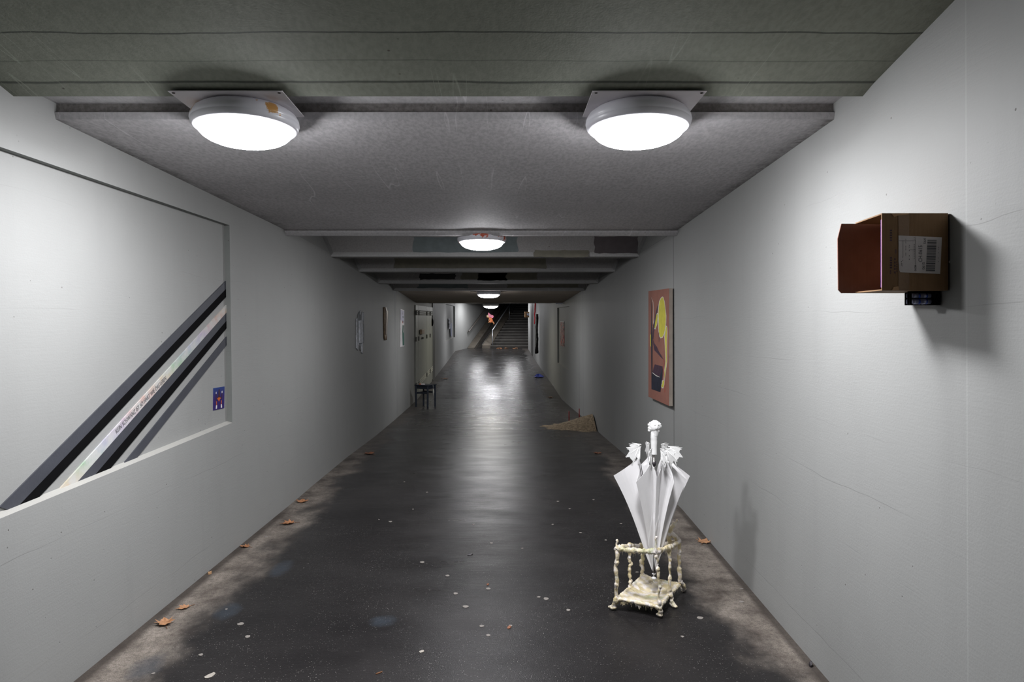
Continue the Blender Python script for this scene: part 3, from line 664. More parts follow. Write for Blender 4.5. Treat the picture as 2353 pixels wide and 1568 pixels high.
# lobe tips: azimuth, radius, height factor
lob = [(-95, .108, 1.02), (-54, .140, .985), (-22, .178, .99), (6, .207, .99), (70, .15, .98), (118, .16, .98), (178, .222, 1.0), (-142, .148, .975)]
b = MB(); rows = 16; prof = []
for k in range(nr):
    a0 = math.radians(ribs[k]); a1 = math.radians(ribs[(k+1) % nr]+(360 if k == nr-1 else 0))
    la, lr, lh = lob[k]; lp = Vector((math.cos(math.radians(la))*lr, math.sin(math.radians(la))*lr, HL*lh))
    p0 = Vector((math.cos(a0)*RT, math.sin(a0)*RT, H)); p1 = Vector((math.cos(a1)*RT, math.sin(a1)*RT, H))
    m = 7
    for side, (pa, pb) in enumerate(((p0, lp), (lp, p1))):
        for i in range(m):
            t = i/m; q = pa.lerp(pb, t)
            sag = math.sin(t*math.pi); nrm = Vector((-(pb-pa).y, (pb-pa).x, 0)).normalized()
            prof.append((q, nrm*sag*(.010 if side == 0 else -.008), t, k))
grid = []
for j in range(rows+1):
    s = j/rows
    for (q, d, t, k) in prof:
        g = max(s, .0001); rr = .012+(1-.012)*g
        f = math.sin(s*9+k*2.1+t*6)*.0022*s*math.sin(t*math.pi)
        xy = Vector((q.x, q.y, 0))*rr; fold = Vector((d.x, d.y, 0))*s
        # close-hugging folds low down
        ln = xy.length; hug = 1-.10*math.sin(s*math.pi)*(1 if ln > .05 else .3)
        grid.append(Vector((ax, UY, tipz))+xy*hug+fold+Vector((f, f*.5, q.z*s)))
M_ = len(prof)
b.add(grid, [(j*M_+i, j*M_+(i+1) % M_, (j+1)*M_+(i+1) % M_, (j+1)*M_+i) for j in range(rows) for i in range(M_)], 0, False)
can = b.build('canopy', MUM, um)
so = can.modifiers.new('s', 'SOLIDIFY'); so.thickness = .0012
for p in can.data.polygons: p.use_smooth = False
b = MB(); b.tube([(ax, UY, tipz-.052), (ax, UY, tipz-.03)], [.004, .006]); b.lathe([(.001, -.005), (.012, -.004), (.014, .002), (.010, .006), (.003, .0088), (.004, .02)], 20, (ax, UY, tipz-.028)); b.lathe([(.001, 0), (.010, .001), (.010, .005), (.001, .008)], 20, (ax, UY, tipz-.006)); b.build('ferrule', MWP, um)
b = MB(); b.tube([(ax, UY, tipz), (ax, UY, P(0, 1040, UY).z)], .0065, 12); b.build('shaft', MCHR, um)
b = MB(); b.tube([(ax, UY, P(0, 1070, UY).z), (ax, UY, P(0, 1061, UY).z)], .013, 12); b.build('runner', MDM, um)
wing = [(0, 0), (.004, .018), (.012, .03), (.024, .008), (.04, -.026), (.034, .004), (.05, .022), (.055, .031), (.062, .030), (.068, .030), (.078, .026), (.070, .042), (.055, .062), (.060, .075), (.072, .080), (.055, .086), (.036, .087), (.010, .083), (-.006, .082), (-.012, .086), (-.006, .070), (-.004, .03)]
for k in range(nr):
    a = math.radians(ribs[k]); e = Vector((math.cos(a), math.sin(a), 0)); sd = Vector((-e.y, e.x, 0)); base = Vector((ax, UY, tipz+H))+e*RT
    rp = [Vector((ax, UY, tipz))+e*.006, Vector((ax, UY, tipz+H*.5))+e*RT*.40, Vector((ax, UY, tipz))+e*RT*.80+Vector((0, 0, H*.86)), base+Vector((0, 0, .002)), base+Vector((0, 0, .03))]
    rb = MB(); rb.tube(rp, .0020, 6); rib = rb.build('rib', MDM, um)
    w = MB(); sc_ = .9
    pts = [base+e*(x*sc_)+Vector((0, 0, z*sc_-.012)) for x, z in wing]
    w.prism([p-sd*.002 for p in pts], sd*.004)
    w.tube([base-Vector((0, 0, .03)), base+Vector((0, 0, .03))], .004, 8)
    for (x0, z0, x1, z1) in ((0, .078, .074, .028), (0, .079, .07, .079), (.0, .076, .038, -.02), (-.01, .084, .05, .086)):
        w.tube([base+e*x0+Vector((0, 0, z0-.012)), base+e*x1*.97+Vector((0, 0, z1-.012))], [.004, .0018], 6)
    w.build('bat_wing', MWP, um)
hz0, hz1 = P(0, 1045, UY).z, P(0, 1006, UY).z
b = MB(); b.lathe([(.0001, 0), (.017, 0), (.0175, .004), (.0165, .012), (.0170, .05), (.0185, .075), (.0175, hz1-hz0-.006), (.019, hz1-hz0-.002), (.0175, hz1-hz0+.004), (.0185, hz1-hz0+.008), (.017, hz1-hz0+.013), (.019, hz1-hz0+.04), (.021, hz1-hz0+.05), (.0001, hz1-hz0+.055)], 24, (ax, UY, hz0)); b.build('handle', MWP, um)
# carved head, face turned up to the left
hc = P(1504.5, 980, UY); b = MB(); k = .033
def hp(x, y, z): return hc+Vector((x, y, z))
b.blob(hc, k, 1, .10, (1.0, .9, 1.0)); b.blob(hp(-.012, 0, -.012), .024, 2, .12, (1.1, .85, .8))
b.tube([hp(.002, 0, -.02), hp(0, 0, -.045), P(1503, 1002, UY)], [.024, .019, .019], 14)
b.tube([hp(-.026, 0, .012), hp(-.036, 0, .012), hp(-.034, 0, .003)], [.004, .005, .006], 8)
b.ball(hp(-.033, 0, -.008), .0065, sc=(1, 1.3, .6)); b.ball(hp(-.031, 0, -.014), .0062, sc=(1, 1.3, .6)); b.ball(hp(-.029, 0, -.024), .010, sc=(1, 1, .8))
for s in (-1, 1):
    b.ball(hp(-.025, s*.012, .009), .0052); b.tube([hp(-.027, s*.004, .016), hp(-.025, s*.018, .018)], [.003, .0035], 8); b.ball(hp(.004, s*.030, -.002), .010, sc=(.7, .4, 1.1))
for q in range(42):
    a = R.uniform(-1.2, 1.9); t = R.uniform(-1.3, 1.3); v = Vector((math.sin(a)*math.cos(t), math.sin(t), math.cos(a)*math.cos(t)))
    if v.x < -.30: continue
    b.ball(hc+Vector((v.x*.033, v.y*.030, v.z*.033)), R.uniform(.003, .0062), n=8, rings=6)
for q in range(8): b.ball(hp(R.uniform(.0, .020), R.uniform(-.014, .014), -.022-R.random()*.008), .006, n=8, rings=6)
b.build('carved_head', MWP, um, remesh=.0022)

# ------------------------------------------------------------------ wax umbrella stand
def wax():
    s = NT('wax_glaze').use_object(); n = s.noise(14, 4); n2 = s.noise(30, 3, vec=s.map(loc=(4, 2, 1))); n3 = s.noise(9, 2, vec=s.map(loc=(7, 1, 5)))
    c = s.mix(s.rng(n, .38, .62), (.56, .47, .27), (.80, .71, .52)); c = s.mix(s.rng(n2, .46, .62, 0, .9), c, (.80, .75, .73)); c = s.mix(s.rng(n3, .60, .72, 0, .6), c, (.25, .32, .17))
    c = s.mix(s.rng(s.noise(40, 3), .66, .74, 0, .6), c, (.16, .12, .06))
    return s.set(color=c, rough=.3, spec=.6, normal=s.bump(s.noise(60, 4), .6, .006))
MX = wax()
def W(u, v, Y): return P(u, v, Y)
FA, FD, FF, FC = (.655, 3.72), (.865, 3.62), (1.055, 3.93), (.862, 4.02)
FB = tuple((a+c)/2 for a, c in zip(FA, FC)); FE = tuple((a+c)/2 for a, c in zip(FD, FF))
st = thing('umbrella_stand', (.86, 3.82, 0), 'knobbly cream wax-dripped umbrella stand on thin crooked legs', 'umbrella stand')
def path(pts, n=26, wob=.006, seed=0):
    out = []; 
    for i in range(n+1):
        t = i/n*(len(pts)-1); k = min(int(t), len(pts)-2); p = Vector(pts[k]).lerp(Vector(pts[k+1]), t-k)
        out.append(p+Vector((noise.noise(Vector((i*.35, seed, 0))), noise.noise(Vector((i*.35, seed, 9))), 0))*wob*2)
    return out
def knob(n, r, amp=.35, seed=0): return [max(r*.55, r*(1+amp*2*noise.noise(Vector((i*.55, seed*7.3, 2.2))))) for i in range(n+1)]
def zat(v, Y): return EYE+(CV-v)/F*Y
def leg(top, bot, foot, seed, r=.0085, mid=None):
    b = MB(); pts = [top]+(mid or [])+[bot]+(foot or [])
    pa = path(pts, 34, .005, seed); b.tube(pa, knob(34, r, .42, seed), 10)
    for i in range(3, 34, 5): b.blob(pa[i]+Vector((R.uniform(-.003, .003), R.uniform(-.003, .003), 0)), r*R.uniform(1.1, 1.55), seed+i, .35, (1, 1, 1.2))
    if foot:
        f = Vector(foot[-1]); pv = Vector(foot[-2]) if len(foot) > 1 else Vector(bot); d = (f-pv); d.z = 0; d.normalize()
        b.blob(f+Vector((0, 0, .002)), .014, seed, .3, (1.2, 1.2, .7)); b.blob(f+d*.014, .011, seed+2, .3, (1.1, 1.1, .6)); b.blob(f-d*.014+Vector((0, 0, .006)), .012, seed+3, .3, (1.2, 1.2, .8))
    for i in range(4):
        q = pa[R.randrange(3, 30)]; b.tube([q+Vector((R.uniform(-1, 1)*r, -r*.3, 0)), q+Vector((R.uniform(-1, 1)*r, -r*.3, -.02))], [.0025, .001], 6)
    o = b.build('leg', MX, st, remesh=.0028); return o
zp = .145
def at3(xy, v): return Vector((xy[0], xy[1], zat(v, xy[1])))
leg(at3(FA, 1262), at3(FA, 1378), [Vector((FA[0]-.005, FA[1], .05)), Vector((.635, 3.735, .012))], 1, .0095)
leg(at3(FD, 1262)-Vector((.02, 0, 0)), at3(FD, 1384), [Vector((FD[0]+.01, FD[1], .05)), Vector((.872, 3.645, .012))], 2, .0082, [Vector((FD[0]-.005, FD[1], .26))])
leg(at3(FF, 1243), at3(FF, 1337), [Vector((FF[0]+.03, FF[1]+.02, .05)), Vector((1.095, 3.99, .012))], 3, .010)
leg(at3(FC, 1270), at3(FC, 1325), None, 4, .0085)
leg(at3(FB, 1262), at3(FB, 1352), None, 5, .0075)
leg(at3(FE, 1262), at3(FE, 1358), [Vector((FE[0]+.01, FE[1], .05)), Vector((FE[0]+.018, FE[1]-.01, .010))], 6, .0082)
leg(at3(FC, 1325), Vector((FC[0], FC[1], .08)), [Vector((FC[0]-.01, FC[1]+.02, .03)), Vector((FC[0]-.012, FC[1]+.03, .012))], 7, .010)
# tray
b = MB(); nn = 14; top = []
cor = [Vector((*FA, 0)), Vector((*FD, 0)), Vector((*FF, 0)), Vector((*FC, 0))]
def tz(s, t):
    e = zat(1374, FA[1])*(1-s)*(1-t)+zat(1394, FD[1])*s*(1-t)+zat(1342, FF[1])*s*t+zat(1322, FC[1])*(1-s)*t
    return e-.020*math.sin(math.pi*s)*math.sin(math.pi*t)
for i in range(nn+1):
    for j in range(nn+1):
        s, t = i/nn, j/nn; p = cor[0]*(1-s)*(1-t)+cor[1]*s*(1-t)+cor[2]*s*t+cor[3]*(1-s)*t
        pinch = 1-.05*(math.sin(math.pi*s)*(abs(t-.5)*2)**6+math.sin(math.pi*t)*(abs(s-.5)*2)**6); cc = (cor[0]+cor[1]+cor[2]+cor[3])/4
        p = cc+(p-cc)*pinch; top.append(Vector((p.x, p.y, tz(s, t)+.004*noise.noise(p*30))))
nv = (nn+1)**2; low = [p-Vector((0, 0, .012)) for p in top]
fs = []
for i in range(nn):
    for j in range(nn):
        a, b_, c, d = i*(nn+1)+j, i*(nn+1)+j+1, (i+1)*(nn+1)+j+1, (i+1)*(nn+1)+j
        fs.append((a, b_, c, d)); fs.append((nv+d, nv+c, nv+b_, nv+a))
edge = [i*(nn+1) for i in range(nn+1)]+[nn*(nn+1)+j for j in range(1, nn+1)]+[i*(nn+1)+nn for i in range(nn-1, -1, -1)]+[j for j in range(nn-1, 0, -1)]
for a, c in zip(edge, edge[1:]+edge[:1]): fs.append((a, c, nv+c, nv+a))
b.add(top+low, fs)
for e_, e2 in zip(edge, edge[1:]+edge[:1]):
    for t in (0, .35, .7):
        p = low[e_].lerp(low[e2], t); b.blob(p+Vector((0, 0, .006)), R.uniform(.007, .012), e_, .4)
        if R.random() < .75: b.tube([p+Vector((0, 0, .004)), p-Vector((R.uniform(-.003, .003), 0, R.uniform(.01, .035)))], [.005, .0012], 6)
b.build('tray', MX, st, remesh=.0032)
# top rails with drips
def rail(a, c, sag, seed):
    b = MB(); m = (Vector(a)+Vector(c))/2+Vector((0, 0, sag)); pa = path([a, m, c], 24, .006, seed); b.tube(pa, knob(24, .012, .45, seed), 10)
    for i in range(0, 25, 2):
        b.blob(pa[i]+Vector((0, 0, R.uniform(-.006, .006))), R.uniform(.010, .015), seed+i, .4)
        if R.random() < .75: b.tube([pa[i], pa[i]-Vector((0, 0, R.uniform(.025, .05)))], [.004, .0012], 6)
    b.build('rail', MX, st, remesh=.0028)
ta, td, tf, tc = at3(FA, 1262), at3(FD, 1268)-Vector((.02, 0, 0)), at3(FF, 1245), at3(FC, 1258)
rail(ta, td, -.004, 11); rail(td, tf, -.01, 12); rail(ta, tc, .015, 13); rail(tc, tf, .0, 14)
for (p, h, sd) in ((ta, .045, 1), (td, .075, 2)):
    b = MB(); b.tube(path([p, p+Vector((.002, 0, h*.6)), p+Vector((0.004, 0, h))], 8, .002, sd), [.013, .011, .008, .006, .005, .005, .006, .0075, .007], 10); b.blob(p+Vector((.004, 0, h)), .008, sd, .2); b.build('finial', MX, st, remesh=.0025)
p = at3(FF, 1245); b = MB(); pts = [p, P(1540, 1222, 3.93), P(1543, 1212, 3.93), P(1549, 1207, 3.93), P(1546, 1202, 3.93), P(1553, 1206, 3.93), P(1556, 1197, 3.93)]
b.tube(path(pts, 24, .003, 5), [.015-.009*i/24 for i in range(25)], 10); b.blob(P(1556, 1197.5, 3.93), .010, 4, .2)
for i in range(5): b.blob(P(1538+R.uniform(-3, 3), 1232+R.uniform(-12, 10), 3.93), .014, i, .5)
b.build('twisted_finial', MX, st, remesh=.0028)

# ------------------------------------------------------------------ leaves and small litter
def leafmat(i, c): 
    s = NT('dry_leaf_%d' % i).use_object(); return s.set(color=s.mix(s.rng(s.noise(30, 4), .35, .65), tuple(v*.7 for v in c), c), rough=.6, normal=s.bump(s.noise(70, 3), .5, .003))
ML = [leafmat(0, (.42, .19, .085)), leafmat(1, (.50, .26, .13)), leafmat(2, (.27, .10, .045))]; MSTEM = simple('leaf_stem', (.16, .07, .03), .7)
def fl(u, v):   # floor point under frame point
    Y = 6
    for _ in range(60):
        Yn = F*(EYE-fz(Y))/(v-CV); Y = .6*Y+.4*Yn
    return Vector(((u-CU)/F*Y, Y, fz(Y)))
LEAF = [(0, -1), (.18, -.72), (.62, -.8), (.5, -.5), (1, -.2), (.62, -.08), (.85, .4), (.42, .3), (.3, .52), (.22, .62), (0, 1.05), (-.2, .6), (-.32, .5), (-.42, .3), (-.9, .42), (-.6, -.05), (-1, -.22), (-.5, -.5), (-.6, -.8), (-.15, -.72)]
def leaf(u, v, size, rot, label, curl=.35, sx=1, mi=0, group='fallen leaves along the walls'):
    p = fl(u, v); r = thing('fallen_leaf', p, label, 'leaf', group); b = MB(); vs = [Vector((0, 0, .003+curl*size*.12))]; n = len(LEAF)
    for ring in (.5, 1):
        for i, (x, y) in enumerate(LEAF):
            q = Vector((x*sx, y, 0))*ring*size; z = curl*size*((x*ring)**2*.55+.25*(y*ring)**2)+abs(noise.noise(Vector((x*2, y*2, rot))))*size*.25*ring+.003
            q = Matrix.Rotation(rot, 3, 'Z') @ q; vs.append(Vector((q.x, q.y, z)))
    fs = [(0, 1+i, 1+(i+1) % n) for i in range(n)]+[(1+i, 1+n+i, 1+n+(i+1) % n, 1+(i+1) % n) for i in range(n)]
    b.add([p+q for q in vs], fs, 0, False); o = b.build('blade', ML[mi], r); so = o.modifiers.new('s', 'SOLIDIFY'); so.thickness = .0012
    d = Matrix.Rotation(rot, 3, 'Z') @ Vector((.1, -1.0, 0)); b = MB(); b.tube([p+d*size*.9+Vector((0, 0, .006)), p+d*size*1.5+Vector((0, 0, .004))], .0015, 6); b.build('stem', MSTEM, r)
leaf(378, 1434, .055, .5, 'large curled brown leaf nearest the viewer by the left wall', .45, .9, 1)
leaf(421, 1399, .040, 2.2, 'brown leaf just behind the nearest curled leaf on the left', .35, .8, 1)
leaf(562, 1258, .040, 1.2, 'small brown leaf close against the left wall foot', .5, .8, 0)
leaf(661, 1205, .060, 1.9, 'wide flat brown leaf on the left margin, second farthest of the big ones', .5, .8, 0)
leaf(694, 1154, .058, .2, 'lobed brown leaf at the left wall, behind the wide flat one', .4, 1, 0)
leaf(847, 1044, .075, .8, 'far dark brown leaf at the left wall foot before the stool', .3, 1, 2)
leaf(1618, 1246, .055, -.6, 'brown five-pointed leaf on the right margin behind the umbrella stand', .25, 1, 1)
leaf(1372, 1043, .055, .4, 'small dark leaf by the right wall in front of the sand', .3, 1, 2)
leaf(1022, 871, .11, .3, 'orange leaf on the wet floor beyond the stool', .2, 1, 0)
leaf(1264, 914, .07, 1.3, 'pale leaf at the right end of the floor joint', .2, 1, 1)
for i in range(17):
    u = R.choice((R.uniform(1143, 1152), R.uniform(1158, 1176), R.uniform(1178, 1194))); Y = 30.9-R.random()*.25
    p = Vector(((u-CU)/F*Y, Y, fz(Y)+.004)); b = MB(); a = R.random()*6; s = R.uniform(.04, .075)
    b.prism([p+Vector((x*s*math.cos(a)-y*s*math.sin(a), x*s*math.sin(a)+y*s*math.cos(a), R.uniform(0, .035))) for x, y in LEAF[::2]], (0, 0, .002))
    tag(b.build('fallen_leaf', ML[i % 2], origin=p), 'one of the orange leaves drifted along the foot of the far stairs', 'leaf', 'orange leaves at the foot of the stairs')
MGUM = simple('gum', (.24, .22, .20), .8, var=.15, scale=60)
gum = [(897, 1199.5, 4.5), (1028, 1324, 5), (1070, 1395, 6.5), (1122, 1354, 5.5), (1173, 1439, 4.5), (1255, 1377, 6.5), (1107, 1440, 5), (1122, 1461, 5), (970, 1293, 5), (1047, 1365, 5.5), (1088, 1206, 2.5), (1129, 1249, 4),
       (1306, 1403, 5), (1200, 1261, 3), (1568, 1464, 4), (553, 1435, 7), (569, 1464, 6), (461, 1506, 5), (1609, 1421, 7), (1282, 1153, 3), (1309, 1170, 2.5), (981, 1132, 2.5), (949, 1171, 2), (871, 1195, 2.2), (1334, 1225, 3), (1392, 1242, 3), (1270, 1206, 2.5), (1364, 1149, 2.5), (929, 1108, 2.2), (1238, 1373, 4), (1427, 1204, 3), (352, 1549, 4), (1464, 1316, 4), (520, 1401, 3), (612, 1234, 4), (1704, 1354, 4), (1704, 1384, 5)]
for u, v, w in gum:
    p = fl(u, v); rr = w*p.y/F; b = MB(); n = 12; ring = [p+Vector((math.cos(t)*rr*(1+.12*math.sin(2*t+u)), math.sin(t)*rr*(1+.15*math.sin(3*t+v)), 0)) for t in [2*math.pi*k/n for k in range(n)]]
    b.hexa([q-Vector((0, 0, .001)) for q in ring], [q+Vector((0, 0, .0022)) for q in ring]); tag(b.build('gum_spot', MGUM, origin=p), 'small round flattened pale gum spot on the dark asphalt', 'gum', 'flattened gum spots on the asphalt')
MPAP = simple('paper_scrap', (.36, .33, .29), .8)
for (u, v, s, lab, m) in ((483, 1554, .020, 'torn pale paper scrap at the lower left floor', MPAP), (969, 1499, .012, 'small torn white paper scrap low in the middle of the floor', MPAP), (1170, 1443, .013, 'brown torn scrap beside a pale gum spot', ML[2]), (1121, 1344, .010, 'tiny brown scrap near the middle of the floor', ML[2]),
                       (1080, 1276, .020, 'thin dark twig lying on the shiny part of the floor', MDM), (482, 1320, .010, 'small pinkish pebble against the left wall foot', MEDG), (1863, 1531, .012, 'black crumb of dirt at the lower right wall foot', MDM), (871, 1548, .016, 'small reddish twig at the bottom edge of the floor', MSTEM)):
    p = fl(u, v); b = MB(); a = R.random()*3; sy = .18 if 'twig' in lab else .6; n = 9
    ring = [(math.cos(t)*(1+.35*noise.noise(Vector((t*2, u, 0)))), math.sin(t)*sy*(1+.35*noise.noise(Vector((t*2, v, 3))))) for t in [2*math.pi*k/n for k in range(n)]]
    q = [p+Vector(((x*math.cos(a*.3)-y*math.sin(a*.3))*s, (x*math.sin(a*.3)+y*math.cos(a*.3))*s*1.6, .0005)) for x, y in ring]
    hgt = .012 if 'pebble' in lab or 'crumb' in lab else .003
    b.hexa(q, [c+Vector((0, 0, hgt*(1+.5*math.sin(c.x*300)))) for c in q]); nm = 'twig' if 'twig' in lab else 'pebble' if 'pebble' in lab else 'dirt_crumb' if 'crumb' in lab else 'paper_scrap'
    tag(b.build(nm, m, origin=p), lab, nm.replace('_', ' '))

# ------------------------------------------------------------------ sand heap with sticks
def sand():
    s = NT('sand'); c = s.mix(s.rng(s.noise(24, 5), .35, .65), (.17, .125, .075), (.34, .26, .165)); return s.set(color=c, rough=.95, normal=s.bump(s.noise(45, 5, vec=s.map((1, .5, 1))), .9, .02))
MSAND = sand(); b = MB(); nx, ny = 44, 26; c0 = rw(1354, 975); cx = xr(11.1)-.02; cy = 10.9; vs = []
for i in range(nx+1):
    for j in range(ny+1):
        x = cx-.95*i/nx; y = cy-.62+1.25*j/ny; d = (cx-x)/.95; e = (y-cy)/.60
        n1 = noise.noise(Vector((x*4, y*3, 0)))
        h = .165*max(0, 1-d*1.5-1.2*e*e+.12*n1)+.028*max(0, 1-d**1.5-abs(e)**2+.45*n1+.3*noise.noise(Vector((x*3, y*14, 2))))
        h += .006*noise.noise(Vector((x*26, y*26, 1))) if h > .005 else 0
        vs.append(Vector((x, y, fz(y)-.006+h)))
b.add(vs, [(i*(ny+1)+j, i*(ny+1)+j+1, (i+1)*(ny+1)+j+1, (i+1)*(ny+1)+j) for i in range(nx) for j in range(ny)], 0, True)
tag(b.build('sand_heap', MSAND, fix=False), 'low heap of sand spilled on the floor against the right wall', 'sand', kind='stuff')
MRS = simple('red_stick', (.33, .018, .02), .4)
for (u, vt, vb, Y, lab) in ((1307.5, 945.5, 963, 11.15, 'shorter thin red stick standing in the flat part of the sand'), (1331, 939.5, 958.5, 11.25, 'taller thin red stick nearer the right wall in the sand')):
    p = P(u, vb, Y); b = MB(); b.tube([p-Vector((0, 0, .03)), P(u, vt, Y)], .0075, 8); tag(b.build('red_stick', MRS, origin=p), lab, 'stick', 'red sticks in the sand')
# gravel of dirt at the door corner
MBLU = simple('blue_plastic', (.12, .16, .62), .25, var=.4, scale=10)
p = fl(1238, 867); b = MB(); n = 14; vs = [p+Vector((0, 0, .10))]
for k in range(n):
    t = 2*math.pi*k/n; rr = .15*(1+.25*math.sin(k*2.3)); vs.append(p+Vector((math.cos(t)*rr*.45, math.sin(t)*rr*.5, .075+.02*math.sin(k*3))))
for k in range(n):
    t = 2*math.pi*k/n; rr = .15*(1+.25*math.sin(k*1.7)); vs.append(p+Vector((math.cos(t)*rr, math.sin(t)*rr*1.1, .004+.015*(k % 2))))
b.add(vs, [(0, 1+k, 1+(k+1) % n) for k in range(n)]+[(1+k, 1+n+k, 1+n+(k+1) % n, 1+(k+1) % n) for k in range(n)])
tag(b.build('plastic_bag', MBLU, origin=p), 'crumpled shiny blue plastic bag on the far floor near the right wall', 'bag')

# ------------------------------------------------------------------ stool
MST = simple('stool_blue_black', (.016, .022, .034), .4, var=.2)
gz = fz(14.0); sh = .455
LG = [(-1.645, 14.03), (-1.395, 13.92), (-1.262, 14.13), (-1.512, 14.24)]
cx, cy = sum(p[0] for p in LG)/4, sum(p[1] for p in LG)/4
r = thing('stool', (cx, cy, gz), 'small dark blue-black square stool by the left wall', 'stool')
for (x, y) in LG:
    b = MB(); b.bar((x, y, gz-.005), (x, y, gz+sh-.02), .036); b.build('leg', MST, r, bevel=.003)
seat = [(cx+(x-cx)*1.17, cy+(y-cy)*1.17) for x, y in LG]
b = MB(); b.hexa([(x, y, gz+sh-.02) for x, y in seat], [(x, y, gz+sh) for x, y in seat]); b.build('seat', MST, r, bevel=.004)
for i in range(4):
    a, c = LG[i], LG[(i+1) % 4]; b = MB(); b.bar((*a, gz+sh-.052), (*c, gz+sh-.052), .018, .06); b.build('apron', MST, r)
    if i != 1: b = MB(); b.bar((*a, gz+sh-.165-.01*(i % 2)), (*c, gz+sh-.165-.01*(i % 2)), .018, .034); b.build('stretcher', MST, r)
MSPN = simple('pale_spoon', (.50, .50, .46), .5)
hp_ = P(995.5, 913, 13.97); b = MB(); b.tube([P(995, 885, 13.97), P(995.3, 894, 13.97)], .003, 6)
b.tube([P(995.3, 894, 13.97), P(995.8, 898, 13.97), P(996, 902, 13.97), P(995.7, 905, 13.97), P(995.5, 913, 13.97)], [.004, .015, .018, .009, .007], 8)
tag(b.build('wooden_spoon', MSPN, origin=hp_), 'pale spoon-shaped object hanging from the right corner of the dark stool', 'spoon')
for (u, w, m, nm, lab) in ((966, .03, MOR, 'candy_wrapper', 'small orange crumb lying on the dark stool seat'), (971.5, .05, MWH, 'paper_scrap', 'white folded scrap lying on the dark stool seat')):
    p = Vector((P(u, 0, 14.08).x, 14.08, gz+sh)); b = MB(); b.hexa([p+Vector((a*w, c*w*.6, 0)) for a, c in ((-.8, -1), (1, -.7), (.9, 1), (-1, .8))], [p+Vector((a*w*.7, c*w*.4, .016)) for a, c in ((-.8, -1), (1, -.7), (.9, 1), (-1, .8))]); tag(b.build(nm, m, origin=p), lab, nm.replace('_', ' '))

# ------------------------------------------------------------------ far right wall things
r = thing('poster', rw(1296, 796, -.035), 'tattered red, pink and black poster in the far right recess', 'poster')
MPOS = NT('poster_print').use_object(); n1 = MPOS.noise(7, 4); n2 = MPOS.noise(11, 4, vec=MPOS.map(loc=(3, 3, 3)))
cc = MPOS.mix(MPOS.rng(n1, .46, .5), (.55, .08, .06), (.62, .34, .28)); cc = MPOS.mix(MPOS.rng(n2, .53, .56), cc, (.03, .025, .025)); MPOS = MPOS.set(color=cc, rough=.6)
cq = [(1287.5, 741), (1295.2, 741), (1295.6, 797), (1288, 794)]
b = MB(); b.prism([rw(u, v, -.022) for u, v in cq], (.012, 0, 0)); b.build('sheet', MPOS, r)
b = MB(); b.prism([rw(u, v, -.020) for u, v in [(1287.2, 738.3), (1296, 739), (1296, 741), (1287.2, 740)]], (.01, 0, 0)); b.build('top_strip', MWH, r)
# cloths hanging at the far right
MRED = simple('red_cloth', (.42, .012, .02), .8); MBLC = simple('black_fur', (.012, .011, .012), .9, bump=1, scale=30)
def ragged(name, label, cat, prof, Y, mat, thick, amp, n=26):
    b = MB(); L = []; 
    for i in range(n+1):
        t = i/n*(len(prof)-1); k = min(int(t), len(prof)-2); f = t-k; u0, u1, v = [prof[k][q]+(prof[k+1][q]-prof[k][q])*f for q in range(3)]
        j = amp*noise.noise(Vector((i*1.7, Y, 0))); p = P((u0+u1)/2+j, v, Y); L.append((p, abs(u1-u0)/2*Y/F))
    b.tube([p for p, r_ in L], [max(.01, r_*(1+.25*noise.noise(Vector((i*.9, 3, Y))))) for i, (p, r_) in enumerate(L)], 10)
    return tag(b.build(name, mat, origin=L[-1][0], remesh=0), label, cat)
ragged('red_cloth', 'long bright red cloth strip hanging near the far right corner', 'cloth', [(1228.5, 1231.5, 690), (1228, 1231, 717), (1227, 1229.5, 722), (1228, 1230.5, 730), (1227.2, 1229.5, 745)], 24.9, MRED, .05, .5)
ragged('black_garment', 'long shaggy black garment hanging on the far right wall', 'clothing', [(1233, 1237, 722), (1232, 1237.5, 735), (1229.5, 1236, 752), (1230.5, 1236.5, 766), (1232.5, 1237, 780), (1229.5, 1237, 800), (1228.5, 1237, 811), (1230, 1236, 813)], 22.9, MBLC, .06, 1.0)
MGRC = simple('grey_fabric', (.30, .31, .29), .8, var=.3, scale=20)
ragged('grey_scarf', 'grey sparkly scarf beside the black garment', 'scarf', [(1231.5, 1233.5, 722), (1231.2, 1233.4, 740), (1230, 1232, 770), (1229.8, 1232.5, 785), (1229.8, 1231.8, 797)], 22.6, MGRC, .03, .4)
# trims of the far right wall
b = MB(); 
for (y0, y1) in ((27.0, 27.9),):
    b.prism([(xr(y0)-.0, y0, fz(y0)), (xr(y1), y1, fz(y1)), (xr(y1), y1, 2.35), (xr(y0), y0, 2.35)], (-.015, 0, 0))
struct(b.build('trim_7', MDS), 'dark vertical strip near the end of the right wall')
# small cardboard box at far right corner
org = P(1211.5, 730, 29.6)
r = thing('cardboard_box', org, 'small cardboard box mounted on the far right wall end by the stairs', 'box')
x0, x1 = P(1206.3, 0, 29.6).x, P(1218.5, 0, 29.6).x; z1, z0 = P(0, 717, 29.6).z, P(0, 729.8, 29.6).z
x1 = min(x1, xr(29.6)-.0)+.02
b = MB(); b.box(x0, x1, 29.6, 29.85, z0, z1); b.build('carton', MCB, r, bevel=.005)
b = MB(); b.prism([P(1211, 720.5, 29.59), P(1217.5, 720.5, 29.59), P(1217, 727, 29.59), P(1214, 725.5, 29.59), P(1211, 724.5, 29.59)], (0, -.01, 0)); b.build('carton_label', MBLP, r)
